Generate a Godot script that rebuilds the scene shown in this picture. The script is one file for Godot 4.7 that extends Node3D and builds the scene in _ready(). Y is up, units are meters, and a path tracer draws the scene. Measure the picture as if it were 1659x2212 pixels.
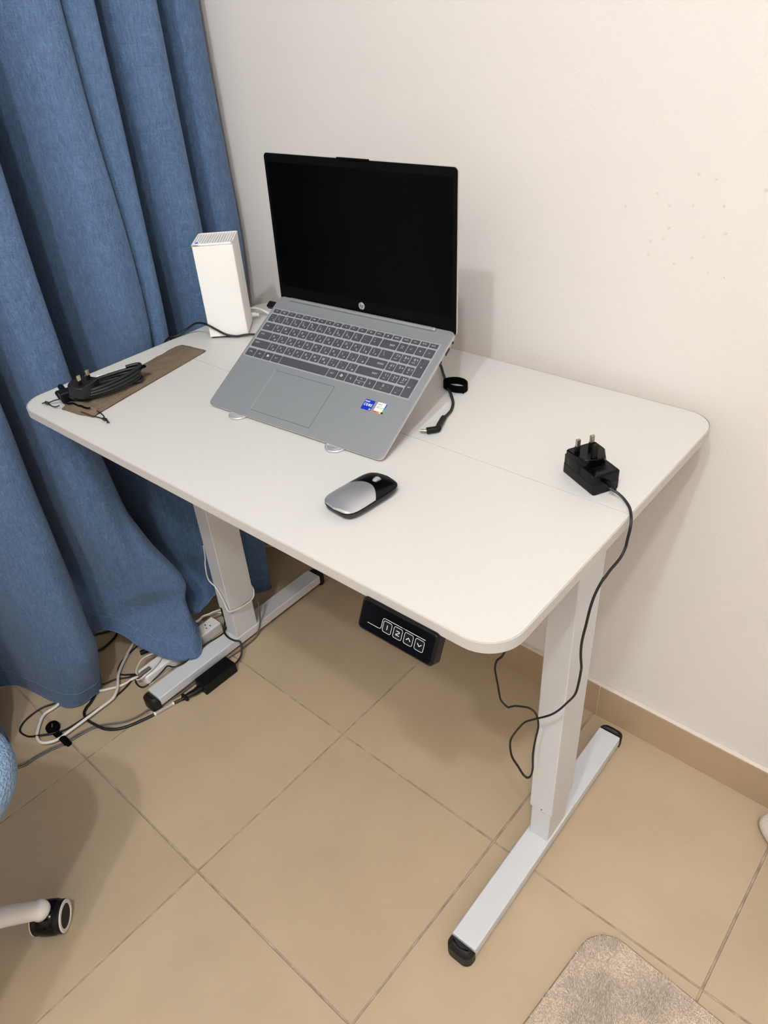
extends Node3D
# A white sit-stand desk in the corner of a room beside a blue curtain. x runs along the wall, z into the room, y up, metres.

const YT := 0.7859            # top of the desk
const PIV := Vector3(0.5227, 0.0, 0.015)   # floor point under the rear right corner of the desk
const TURN := 0.0176          # the desk stands a degree askew
var mats := {}
var used := {}

# ------------------------------------------------------------------ mesh collector
class M:
	var v := PackedVector3Array()
	var n := PackedVector3Array()
	var xf := Transform3D.IDENTITY
	func tri(a: Vector3, b: Vector3, c: Vector3, na: Vector3, nb: Vector3, nc: Vector3) -> void:
		if (b - a).cross(c - a).length_squared() < 1e-22:
			return
		if ((b - a).cross(c - a).dot(na + nb + nc) > 0.0) != (xf.basis.determinant() < 0.0):
			var t := b; b = c; c = t
			t = nb; nb = nc; nc = t
		v.append(xf * a); v.append(xf * b); v.append(xf * c)
		n.append((xf.basis * na).normalized()); n.append((xf.basis * nb).normalized()); n.append((xf.basis * nc).normalized())
	func flat(a: Vector3, b: Vector3, c: Vector3, out: Vector3) -> void:
		var k := (b - a).cross(c - a).normalized()
		if k.dot(out) < 0.0:
			k = -k
		tri(a, b, c, k, k, k)
	func quad(a: Vector3, b: Vector3, c: Vector3, d: Vector3, na: Vector3, nb: Vector3, nc: Vector3, nd: Vector3) -> void:
		tri(a, b, c, na, nb, nc); tri(a, c, d, na, nc, nd)
	func fquad(a: Vector3, b: Vector3, c: Vector3, d: Vector3, out: Vector3) -> void:
		quad(a, b, c, d, out, out, out, out)
	# box with rounded edges, r is the radius
	func rbox(c: Vector3, size: Vector3, r: float, k := 2) -> void:
		var h := size * 0.5
		r = minf(r, minf(h.x, minf(h.y, h.z)) * 0.999)
		var co := []
		for ax in 3:
			var l := []
			for i in k + 1: l.append(-h[ax] + r * (1.0 - cos(PI / 2 * i / k)))
			for i in k + 1: l.append(h[ax] - r * (1.0 - cos(PI / 2 * (k - i) / k)))
			co.append(l)
		var inner := h - Vector3(r, r, r)
		for ax in 3:
			var p := (ax + 1) % 3
			var q := (ax + 2) % 3
			for s in [-1.0, 1.0]:
				var P := []
				var Q := []
				for i in co[p].size():
					var rp := []
					var rq := []
					for j in co[q].size():
						var pt := Vector3.ZERO
						pt[ax] = s * h[ax]; pt[p] = co[p][i]; pt[q] = co[q][j]
						var ic := Vector3(clampf(pt.x, -inner.x, inner.x), clampf(pt.y, -inner.y, inner.y), clampf(pt.z, -inner.z, inner.z))
						var dd := (pt - ic)
						# the sides of the corner strips bend evenly
						var nn := dd.normalized()
						rp.append(c + ic + nn * r); rq.append(nn)
					P.append(rp); Q.append(rq)
				for i in P.size() - 1:
					for j in P[0].size() - 1:
						quad(P[i][j], P[i + 1][j], P[i + 1][j + 1], P[i][j + 1], Q[i][j], Q[i + 1][j], Q[i + 1][j + 1], Q[i][j + 1])
	# upright prism over a convex outline in x and z, with bevelled edges
	func prism(poly: PackedVector2Array, y0: float, y1: float, bt := 0.0, bb := 0.0, cap := true) -> void:
		var m := poly.size()
		var area := 0.0
		for i in m: area += poly[i].cross(poly[(i + 1) % m])
		var sg := 1.0 if area > 0.0 else -1.0
		var en := []
		for i in m:
			var e := (poly[(i + 1) % m] - poly[i]).normalized()
			en.append(Vector2(e.y, -e.x) * sg)
		var vn0 := []
		var vn1 := []
		var mit := []
		for i in m:
			var a: Vector2 = en[(i + m - 1) % m]
			var b: Vector2 = en[i]
			var av := (a + b).normalized()
			mit.append(av / maxf(0.35, av.dot(a)))
			if a.dot(b) > 0.75: vn0.append(av); vn1.append(av)
			else: vn0.append(a); vn1.append(b)
		for i in m:
			var j := (i + 1) % m
			var A := poly[i]
			var B := poly[j]
			var na: Vector2 = vn1[i]
			var nb: Vector2 = vn0[j]
			var NA := Vector3(na.x, 0, na.y)
			var NB := Vector3(nb.x, 0, nb.y)
			quad(Vector3(A.x, y0 + bb, A.y), Vector3(B.x, y0 + bb, B.y), Vector3(B.x, y1 - bt, B.y), Vector3(A.x, y1 - bt, A.y), NA, NB, NB, NA)
			if bt > 0.0:
				var A2: Vector2 = A - mit[i] * bt
				var B2: Vector2 = B - mit[j] * bt
				quad(Vector3(A.x, y1 - bt, A.y), Vector3(B.x, y1 - bt, B.y), Vector3(B2.x, y1, B2.y), Vector3(A2.x, y1, A2.y), NA, NB, (NB + Vector3.UP * 1.5).normalized(), (NA + Vector3.UP * 1.5).normalized())
			if bb > 0.0:
				var A3: Vector2 = A - mit[i] * bb
				var B3: Vector2 = B - mit[j] * bb
				quad(Vector3(A.x, y0 + bb, A.y), Vector3(B.x, y0 + bb, B.y), Vector3(B3.x, y0, B3.y), Vector3(A3.x, y0, A3.y), NA, NB, (NB + Vector3.DOWN).normalized(), (NA + Vector3.DOWN).normalized())
		if not cap:
			return
		for s in [0, 1]:
			var off := bt if s else bb
			var y := y1 if s else y0
			var nrm := Vector3.UP if s else Vector3.DOWN
			var cen := Vector2.ZERO
			for i in m: cen += poly[i] / m
			for i in m:
				var A: Vector2 = poly[i] - mit[i] * off
				var B: Vector2 = poly[(i + 1) % m] - mit[(i + 1) % m] * off
				tri(Vector3(cen.x, y, cen.y), Vector3(A.x, y, A.y), Vector3(B.x, y, B.y), nrm, nrm, nrm)
	# round bar through points, the points already smooth
	func tube(pts: Array, r: float, sides := 8, flatten := 1.0, r_end := -1.0) -> void:
		var m := pts.size()
		var up := Vector3.UP
		var rings := []
		var nor := []
		for i in m:
			var t: Vector3 = (pts[mini(i + 1, m - 1)] - pts[maxi(i - 1, 0)])
			if t.length() < 1e-9: t = Vector3.FORWARD
			t = t.normalized()
			if absf(up.dot(t)) > 0.98: up = Vector3.RIGHT if absf(t.x) < 0.9 else Vector3.FORWARD
			var sd := t.cross(up).normalized()
			up = sd.cross(t).normalized()
			var rr := r if r_end < 0.0 else lerpf(r, r_end, float(i) / (m - 1))
			var ring := []
			var nr := []
			for k in sides:
				var a := TAU * k / sides
				ring.append(pts[i] + sd * cos(a) * rr + up * sin(a) * rr * flatten)
				nr.append((sd * cos(a) * flatten + up * sin(a)).normalized())
			rings.append(ring); nor.append(nr)
		for i in m - 1:
			for k in sides:
				var l := (k + 1) % sides
				quad(rings[i][k], rings[i][l], rings[i + 1][l], rings[i + 1][k], nor[i][k], nor[i][l], nor[i + 1][l], nor[i + 1][k])
		for e in [0, m - 1]:
			var o: Vector3 = (pts[0] - pts[1]) if e == 0 else (pts[m - 1] - pts[m - 2])
			for k in sides:
				flat(pts[e], rings[e][k], rings[e][(k + 1) % sides], o)
	# solid turned about the local y axis; profile of (radius, y)
	func lathe(prof: Array, seg := 24, smooth := false) -> void:
		for i in prof.size() - 1:
			var a: Vector2 = prof[i]
			var b: Vector2 = prof[i + 1]
			var d := (b - a)
			if d.length() < 1e-9: continue
			var nn := Vector2(d.y, -d.x).normalized()
			var n0 := nn
			var n1 := nn
			if smooth:
				if i > 0:
					var e: Vector2 = a - prof[i - 1]
					n0 = (nn + Vector2(e.y, -e.x).normalized()).normalized()
				if i < prof.size() - 2:
					var f: Vector2 = prof[i + 2] - b
					n1 = (nn + Vector2(f.y, -f.x).normalized()).normalized()
			for k in seg:
				var p := TAU * k / seg
				var q := TAU * (k + 1) / seg
				var P := Vector3(cos(p), 0, sin(p))
				var Q := Vector3(cos(q), 0, sin(q))
				var Y := Vector3.UP
				quad(P * a.x + Y * a.y, Q * a.x + Y * a.y, Q * b.x + Y * b.y, P * b.x + Y * b.y, P * n0.x + Y * n0.y, Q * n0.x + Y * n0.y, Q * n1.x + Y * n1.y, P * n1.x + Y * n1.y)
	# flat ribbon on top of a surface at height y, path in x and z
	func line(p: Array, w: float, y: float, h := 0.0001, closed := false) -> void:
		var m := p.size()
		for i in (m if closed else m - 1):
			var a: Vector2 = p[i]
			var b: Vector2 = p[(i + 1) % m]
			var d := (b - a)
			if d.length() < 1e-9: continue
			d = d.normalized()
			var s := Vector2(-d.y, d.x) * w * 0.5
			var e := d * w * 0.35
			prism(PackedVector2Array([a - e + s, b + e + s, b + e - s, a - e - s]), y, y + h)
	func bar(a: Vector3, b: Vector3, r: float, sides := 10) -> void:
		tube([a, b], r, sides)
	func mesh() -> ArrayMesh:
		var am := ArrayMesh.new()
		var arr := []
		arr.resize(Mesh.ARRAY_MAX)
		arr[Mesh.ARRAY_VERTEX] = v
		arr[Mesh.ARRAY_NORMAL] = n
		am.add_surface_from_arrays(Mesh.PRIMITIVE_TRIANGLES, arr)
		return am

static func V(x: float, y: float, z: float) -> Vector3: return Vector3(x, y, z)
static func P2(x: float, y: float) -> Vector2: return Vector2(x, y)

# rounded rectangle outline; radii per corner in order (-,-) (+,-) (+,+) (-,+)
func rrect(x0: float, z0: float, x1: float, z1: float, r: float, k := 5, ra := []) -> PackedVector2Array:
	var o := PackedVector2Array()
	var cs := [[x0, z0, PI], [x1, z0, PI * 1.5], [x1, z1, 0.0], [x0, z1, PI * 0.5]]
	for i in 4:
		var rr: float = ra[i] if ra.size() else r
		if rr <= 0.0:
			o.append(Vector2(cs[i][0], cs[i][1])); continue
		var cx: float = cs[i][0] + (rr if (i == 0 or i == 3) else -rr)
		var cz: float = cs[i][1] + (rr if i < 2 else -rr)
		for j in k + 1:
			var a: float = cs[i][2] + PI / 2 * j / k
			o.append(Vector2(cx + cos(a) * rr, cz + sin(a) * rr))
	return o

func smooth(p: Array, steps := 6) -> Array:
	var o := []
	var m := p.size()
	for i in m - 1:
		var a: Vector3 = p[maxi(i - 1, 0)]
		var b: Vector3 = p[i]
		var c: Vector3 = p[i + 1]
		var d: Vector3 = p[mini(i + 2, m - 1)]
		var l := (c - b).length()
		# tangents limited by the length of the segment, so that uneven points make no loops
		var tb := (c - a) * 0.5
		var tc := (d - b) * 0.5
		if tb.length() > l: tb = tb.normalized() * l
		if tc.length() > l: tc = tc.normalized() * l
		for k in steps:
			var t := float(k) / steps
			var t2 := t * t
			var t3 := t2 * t
			o.append(b * (2 * t3 - 3 * t2 + 1) + tb * (t3 - 2 * t2 + t) + c * (-2 * t3 + 3 * t2) + tc * (t3 - t2))
	o.append(p[m - 1])
	return o

# ------------------------------------------------------------------ nodes
func numbered(called: String) -> String:
	if not used.has(called):
		used[called] = 0
		return called
	used[called] += 1
	return "%s_%03d" % [called, used[called]]

func thing(called: String, label: String, category: String, at := Vector3.ZERO, turn := 0.0, group := "") -> Node3D:
	var o := Node3D.new()
	o.name = numbered(called)
	add_child(o, true)
	o.position = at
	o.rotation.y = turn
	tag(o, label, category, group)
	return o

func tag(o: Node, label: String, category: String, group := "") -> void:
	o.set_meta("label", label)
	o.set_meta("category", category)
	if group: o.set_meta("group", group)

func obj(called: String, m: M, mat: Material, parent: Node = null, label := "") -> MeshInstance3D:
	return put(called, m.mesh(), mat, parent, label)

func put(called: String, mesh: Mesh, mat: Material, parent: Node = null, label := "") -> MeshInstance3D:
	var o := MeshInstance3D.new()
	o.mesh = mesh
	o.material_override = mat
	o.cast_shadow = GeometryInstance3D.SHADOW_CASTING_SETTING_ON
	var p := parent if parent else self
	if p == self:
		o.name = numbered(called)
	else:
		var k := 0
		var nm := called
		while p.has_node(NodePath(nm)):
			k += 1
			nm = "%s_%03d" % [called, k]
		o.name = nm
	p.add_child(o, true)
	if label: o.set_meta("label", label)
	return o

func struct(called: String, m: M, mat: Material) -> MeshInstance3D:
	var o := obj(called, m, mat)
	o.set_meta("kind", "structure")
	return o

# ------------------------------------------------------------------ materials
func mat(c: Color, rough := 0.5, metal := 0.0, spec := 0.5) -> StandardMaterial3D:
	var m := StandardMaterial3D.new()
	m.albedo_color = c
	m.roughness = rough
	m.metallic = metal
	m.metallic_specular = spec
	return m

func noise(seed_n: int, freq: float, oct := 3, type := FastNoiseLite.TYPE_SIMPLEX_SMOOTH) -> FastNoiseLite:
	var f := FastNoiseLite.new()
	f.seed = seed_n
	f.frequency = freq
	f.noise_type = type
	f.fractal_octaves = oct
	return f

func ntex(f: FastNoiseLite, size := 512, lo := Color.BLACK, hi := Color.WHITE) -> NoiseTexture2D:
	var t := NoiseTexture2D.new()
	t.width = size; t.height = size
	t.seamless = true
	t.noise = f
	var g := Gradient.new()
	g.set_color(0, lo); g.set_color(1, hi)
	t.color_ramp = g
	return t

func tri(m: StandardMaterial3D, s: float, world := true) -> StandardMaterial3D:
	m.uv1_triplanar = true
	m.uv1_world_triplanar = world
	m.uv1_scale = Vector3(s, s, s)
	return m

func bump(m: StandardMaterial3D, t: Texture2D, cm: float) -> StandardMaterial3D:
	m.heightmap_enabled = true
	m.heightmap_texture = t
	m.heightmap_scale = cm
	return m

func linen_image(size: int, sd: int, lo: Color, hi: Color) -> ImageTexture:
	# woven slub cloth: short vertical threads of uneven tone crossed by finer horizontal ones
	var im := Image.create(size, size, false, Image.FORMAT_RGB8)
	var rng := RandomNumberGenerator.new()
	rng.seed = sd
	var f := noise(sd, 0.012, 3)
	var acc := PackedFloat32Array()
	acc.resize(size * size)
	for x in size:
		var y := 0
		while y < size:
			var l := rng.randi_range(4, 26)
			var t := rng.randf()
			for j in l:
				if y + j < size: acc[(y + j) * size + x] += t * 0.62
			y += l
	for y in size:
		var x := 0
		while x < size:
			var l := rng.randi_range(2, 9)
			var t := rng.randf()
			for j in l:
				if x + j < size: acc[y * size + x + j] += t * 0.38
			x += l
	for y in size:
		for x in size:
			var a := acc[y * size + x] + f.get_noise_2d(x, y) * 0.08
			im.set_pixel(x, y, lo.lerp(hi, clampf(a, 0.0, 1.0)))
	return ImageTexture.create_from_image(im)

func make_materials() -> void:
	mats.wall = bump(tri(mat(Color(0.86, 0.835, 0.81), 0.75, 0.0, 0.35), 5.0), ntex(noise(3, 0.06, 3), 512), 0.035)
	mats.tile = []
	for i in 4:
		var k := 1.0 + (i - 1.5) * 0.012
		var a := Color(0.685 * k, 0.605 * k, 0.50 * k)
		var b := Color(0.715 * k, 0.635 * k, 0.525 * k)
		var t := tri(mat(Color.WHITE, 0.34, 0.0, 0.5), 1.3)
		t.albedo_texture = ntex(noise(20 + i, 0.006, 4), 512, a, b)
		mats.tile.append(t)
	mats.grout = tri(mat(Color.WHITE, 0.9), 2.0)
	mats.grout.albedo_texture = ntex(noise(29, 0.03, 3), 512, Color(0.50, 0.435, 0.36), Color(0.74, 0.67, 0.58))
	mats.skirting = tri(mat(Color.WHITE, 0.35), 1.3)
	mats.skirting.albedo_texture = ntex(noise(31, 0.006, 4), 512, Color(0.66, 0.565, 0.455), Color(0.69, 0.595, 0.48))
	mats.ledge = mat(Color(0.86, 0.81, 0.76), 0.8)
	mats.desk = tri(mat(Color.WHITE, 0.42, 0.0, 0.5), 4.0)
	mats.desk.albedo_texture = ntex(noise(41, 0.05, 3), 512, Color(0.782, 0.770, 0.748), Color(0.792, 0.780, 0.758))
	mats.band = mat(Color(0.735, 0.715, 0.69), 0.5)
	mats.steel = bump(tri(mat(Color(0.80, 0.80, 0.805), 0.38, 0.0, 0.5), 12.0, false), ntex(noise(43, 0.05, 2), 256), 0.006)
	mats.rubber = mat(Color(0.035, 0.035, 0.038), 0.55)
	mats.black = mat(Color(0.026, 0.026, 0.029), 0.45, 0.0, 0.35)
	mats.gloss_black = mat(Color(0.016, 0.016, 0.021), 0.18, 0.0, 0.28)
	mats.cord = mat(Color(0.028, 0.028, 0.03), 0.5)
	mats.grey_cord = mat(Color(0.36, 0.34, 0.32), 0.5)
	mats.white_cord = mat(Color(0.86, 0.84, 0.80), 0.5)
	mats.white_plastic = mat(Color(0.93, 0.92, 0.90), 0.38)
	mats.clear_tag = mat(Color(0.66, 0.63, 0.58), 0.3)
	mats.velcro = mat(Color(0.018, 0.018, 0.02), 0.95, 0.0, 0.2)
	mats.plug = mat(Color(0.055, 0.055, 0.06), 0.5)
	mats.pin = mat(Color(0.66, 0.63, 0.57), 0.28, 0.9)
	mats.brass_pin = mat(Color(0.80, 0.74, 0.60), 0.28, 0.9)
	mats.alu = bump(tri(mat(Color(0.60, 0.612, 0.615), 0.42, 0.5, 0.5), 60.0, false), ntex(noise(47, 0.2, 1), 128), 0.001)
	mats.alu_edge = mat(Color(0.80, 0.79, 0.77), 0.28, 0.7)
	mats.deck = mat(Color(0.60, 0.61, 0.62), 0.5, 0.2)
	mats.key = mat(Color(0.245, 0.248, 0.275), 0.55)
	mats.legend = mat(Color(0.82, 0.82, 0.82), 0.6)
	mats.lid_black = mat(Color(0.016, 0.016, 0.02), 0.5, 0.0, 0.2)
	mats.screen = mat(Color(0.006, 0.006, 0.010), 0.30, 0.0, 0.16)
	mats.logo = mat(Color(0.66, 0.67, 0.68), 0.4, 0.1)
	mats.sticker_blue = mat(Color(0.03, 0.16, 0.62), 0.35)
	mats.sticker_white = mat(Color(0.92, 0.92, 0.92), 0.35)
	mats.paper = mat(Color(0.93, 0.93, 0.92), 0.7)
	mats.silver = mat(Color(0.74, 0.74, 0.75), 0.34, 0.75)
	mats.wheel_grey = mat(Color(0.55, 0.56, 0.56), 0.5)
	mats.clip = mat(Color(0.80, 0.80, 0.81), 0.3, 0.6)
	mats.led = mat(Color(0.01, 0.08, 0.75), 0.6, 0.0, 0.1)
	mats.led.emission_enabled = true
	mats.led.emission = Color(0.02, 0.16, 1.0)
	mats.led.emission_energy_multiplier = 1.6
	mats.suede = bump(tri(mat(Color.WHITE, 0.95, 0.0, 0.2), 14.0), ntex(noise(53, 0.12, 3), 256), 0.03)
	mats.suede.albedo_texture = ntex(noise(52, 0.03, 4), 512, Color(0.36, 0.31, 0.255), Color(0.47, 0.415, 0.35))
	mats.curtain = tri(mat(Color.WHITE, 0.9, 0.0, 0.25), 3.2)
	mats.curtain.albedo_texture = linen_image(512, 61, Color(0.215, 0.292, 0.405), Color(0.40, 0.498, 0.622))
	mats.curtain.rim_enabled = true
	mats.curtain.rim = 0.25
	mats.curtain_hem = mat(Color(0.34, 0.46, 0.62), 0.9)
	mats.boucle = bump(tri(mat(Color.WHITE, 0.95, 0.0, 0.2), 9.0), ntex(noise(71, 0.05, 2, FastNoiseLite.TYPE_CELLULAR), 512), 0.35)
	mats.boucle.albedo_texture = ntex(noise(71, 0.05, 2, FastNoiseLite.TYPE_CELLULAR), 512, Color(0.40, 0.52, 0.66), Color(0.70, 0.78, 0.86))
	mats.rug = tri(mat(Color.WHITE, 0.97, 0.0, 0.15), 3.0)
	mats.rug.albedo_texture = ntex(noise(81, 0.02, 4), 512, Color(0.74, 0.67, 0.59), Color(0.82, 0.76, 0.69))
	mats.sheet = bump(tri(mat(Color(0.84, 0.79, 0.74), 0.95), 20.0), ntex(noise(83, 0.08, 3), 256), 0.15)
	mats.wood = mat(Color(0.32, 0.22, 0.15), 0.6)
	mats.chair_white = mat(Color(0.86, 0.83, 0.81), 0.42)
	mats.mark = mat(Color(0.815, 0.79, 0.755), 0.8)
	mats.lamp = mat(Color(1, 0.95, 0.88), 0.5)
	mats.lamp.emission_enabled = true
	mats.lamp.emission = Color(1.0, 0.93, 0.84)
	mats.lamp.emission_energy_multiplier = 3.0

# ------------------------------------------------------------------ light
func ceiling_lamp(at: Vector3, energy: float, r: float, label: String) -> void:
	var t := thing("ceiling_light", label, "ceiling light", at, 0.0, "round ceiling lights")
	var m := M.new()
	m.lathe([P2(0.0, 0.0), P2(r + 0.02, 0.0), P2(r + 0.02, -0.03), P2(r, -0.036), P2(r, -0.03)], 32)
	obj("housing", m, mats.white_plastic, t)
	m = M.new()
	m.lathe([P2(0.0, -0.034), P2(r, -0.034), P2(r, -0.030), P2(0, -0.030)], 32)
	obj("diffuser", m, mats.lamp, t)
	var l := OmniLight3D.new()
	l.name = "lamp"
	l.position = V(0, -0.06 - r * 0.6, 0)
	l.light_color = Color(0.955, 0.98, 1.0)
	l.light_energy = energy
	l.light_size = r * 0.5
	l.omni_range = 12.0
	l.omni_attenuation = 2.0
	l.shadow_enabled = true
	t.add_child(l, true)

func _ready() -> void:
	var cam := Camera3D.new()
	cam.name = "camera"
	cam.fov = 69.518
	cam.near = 0.02
	cam.position = V(0.8113, 1.3431, 1.0595)
	cam.basis = Basis.from_euler(Vector3(-0.6199, 0.7612, -0.0760))
	add_child(cam)
	cam.current = true
	var we := WorldEnvironment.new()
	we.name = "world"
	var env := Environment.new()
	env.background_mode = Environment.BG_COLOR
	env.background_color = Color(0.05, 0.05, 0.06)
	env.tonemap_mode = Environment.TONE_MAPPER_LINEAR
	env.tonemap_exposure = 1.0
	env.sdfgi_enabled = true
	env.ssao_enabled = true
	env.ssil_enabled = true
	we.environment = env
	add_child(we)
	make_materials()
	ceiling_lamp(V(1.19, 3.2, 1.67), 2.35, 0.10, "round white ceiling light over the middle of the room")
	ceiling_lamp(V(0.88, 3.2, 2.10), 2.35, 0.10, "round white ceiling light farther from the desk wall")
	ceiling_lamp(V(1.60, 3.2, 3.0), 0.40, 0.12, "round white ceiling light near the wall behind the camera")
	build_room()
	build_curtain()
	build_desk()
	build_laptop()
	build_stand()
	build_mouse()
	build_adapter()
	build_router()
	build_pouch()
	build_power_cord()
	build_desk_cables()
	build_floor_cables()
	build_chair()
	build_rug()
	build_bed()

# ------------------------------------------------------------------ room
func build_room() -> void:
	var m := M.new()
	m.rbox(V(0.80, -0.0612, 1.75), V(3.64, 0.120, 3.6), 0.001, 1)
	var fl := struct("floor", m, mats.grout)
	# floor tiles, 40 cm, each a piece of its own
	var rng := RandomNumberGenerator.new()
	rng.seed = 5
	var tx := -0.0057
	var tz := 0.7878
	for i in range(-3, 7):
		for j in range(-2, 7):
			var x0 := maxf(tx + i * 0.4 + 0.0016, -1.00)
			var x1 := minf(tx + (i + 1) * 0.4 - 0.0016, 2.6)
			var z0 := maxf(tz + j * 0.4 + 0.0016, -0.004)
			var z1 := minf(tz + (j + 1) * 0.4 - 0.0016, 3.5)
			if x1 - x0 < 0.02 or z1 - z0 < 0.02: continue
			m = M.new()
			m.prism(PackedVector2Array([P2(x0, z0), P2(x1, z0), P2(x1, z1), P2(x0, z1)]), -0.006, rng.randf_range(-0.0003, 0.0003), 0.0009)
			obj("tile", m, mats.tile[rng.randi() % 4], fl)
	m = M.new()
	m.rbox(V(0.80, 1.60, -0.072), V(3.64, 3.2, 0.12), 0.002, 1)
	var wb := struct("wall_back", m, mats.wall)
	# faint marks left on the paint
	var spots := [[0.418, 1.111, 4.0], [0.442, 1.106, 2.6], [0.365, 1.081, 3.4], [0.320, 1.060, 3.4], [0.385, 1.067, 4.0], [0.418, 1.071, 3.0], [0.459, 1.074, 3.4], [0.389, 1.037, 3.8], [0.383, 1.021, 3.4], [0.365, 1.016, 3.6], [0.440, 1.032, 3.8], [0.468, 1.040, 3.8], [0.365, 0.996, 3.0], [0.429, 1.002, 3.6], [0.405, 0.989, 3.4], [0.455, 0.985, 2.6], [0.478, 0.982, 3.0], [0.507, 1.099, 3.4]]
	for s in spots:
		m = M.new()
		var pl := PackedVector2Array()
		for k in 9:
			pl.append(P2(cos(TAU * k / 9), sin(TAU * k / 9)) * s[2] * 0.0007 * rng.randf_range(0.75, 1.1))
		m.xf = Transform3D(Basis(Vector3.RIGHT, PI / 2), V(s[0], s[1], -0.0119))
		m.prism(pl, -0.0005, 0.0004, 0.0002)
		obj("paint_mark", m, mats.mark, wb)
	m = M.new(); m.rbox(V(-1.07, 1.60, 1.75), V(0.12, 3.2, 3.76), 0.002, 1); struct("wall_left", m, mats.wall)
	m = M.new(); m.rbox(V(2.67, 1.60, 1.75), V(0.12, 3.2, 3.76), 0.002, 1); struct("wall_right", m, mats.wall)
	m = M.new(); m.rbox(V(0.80, 1.60, 3.57), V(3.64, 3.2, 0.12), 0.002, 1); struct("wall_front", m, mats.wall)
	m = M.new(); m.rbox(V(0.80, 3.26, 1.75), V(3.88, 0.12, 3.9), 0.002, 1); struct("ceiling", m, mats.wall)
	# skirting of cut tiles with a lip of plaster along its top
	m = M.new()
	m.prism(PackedVector2Array([P2(-1.00, -0.012), P2(2.6, -0.012), P2(2.6, -0.0016), P2(-1.00, -0.0016)]), 0.0, 0.0928, 0.001)
	var sk := struct("baseboard_back", m, mats.ledge)
	for i in range(-3, 7):
		var x0 := maxf(0.0007 + i * 0.4 + 0.001, -1.00)
		var x1 := minf(0.0007 + (i + 1) * 0.4 - 0.001, 2.6)
		m = M.new()
		m.prism(PackedVector2Array([P2(x0, -0.0016), P2(x1, -0.0016), P2(x1, 0.0), P2(x0, 0.0)]), 0.0005, 0.0915, 0.0004)
		obj("skirting_tile", m, mats.skirting, sk)

# ------------------------------------------------------------------ curtain
func chaikin(p: Array, times: int) -> Array:
	for t in times:
		var o := [p[0]]
		for i in p.size() - 1:
			o.append(p[i].lerp(p[i + 1], 0.25)); o.append(p[i].lerp(p[i + 1], 0.75))
		o.append(p[p.size() - 1])
		p = o
	return p

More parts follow.
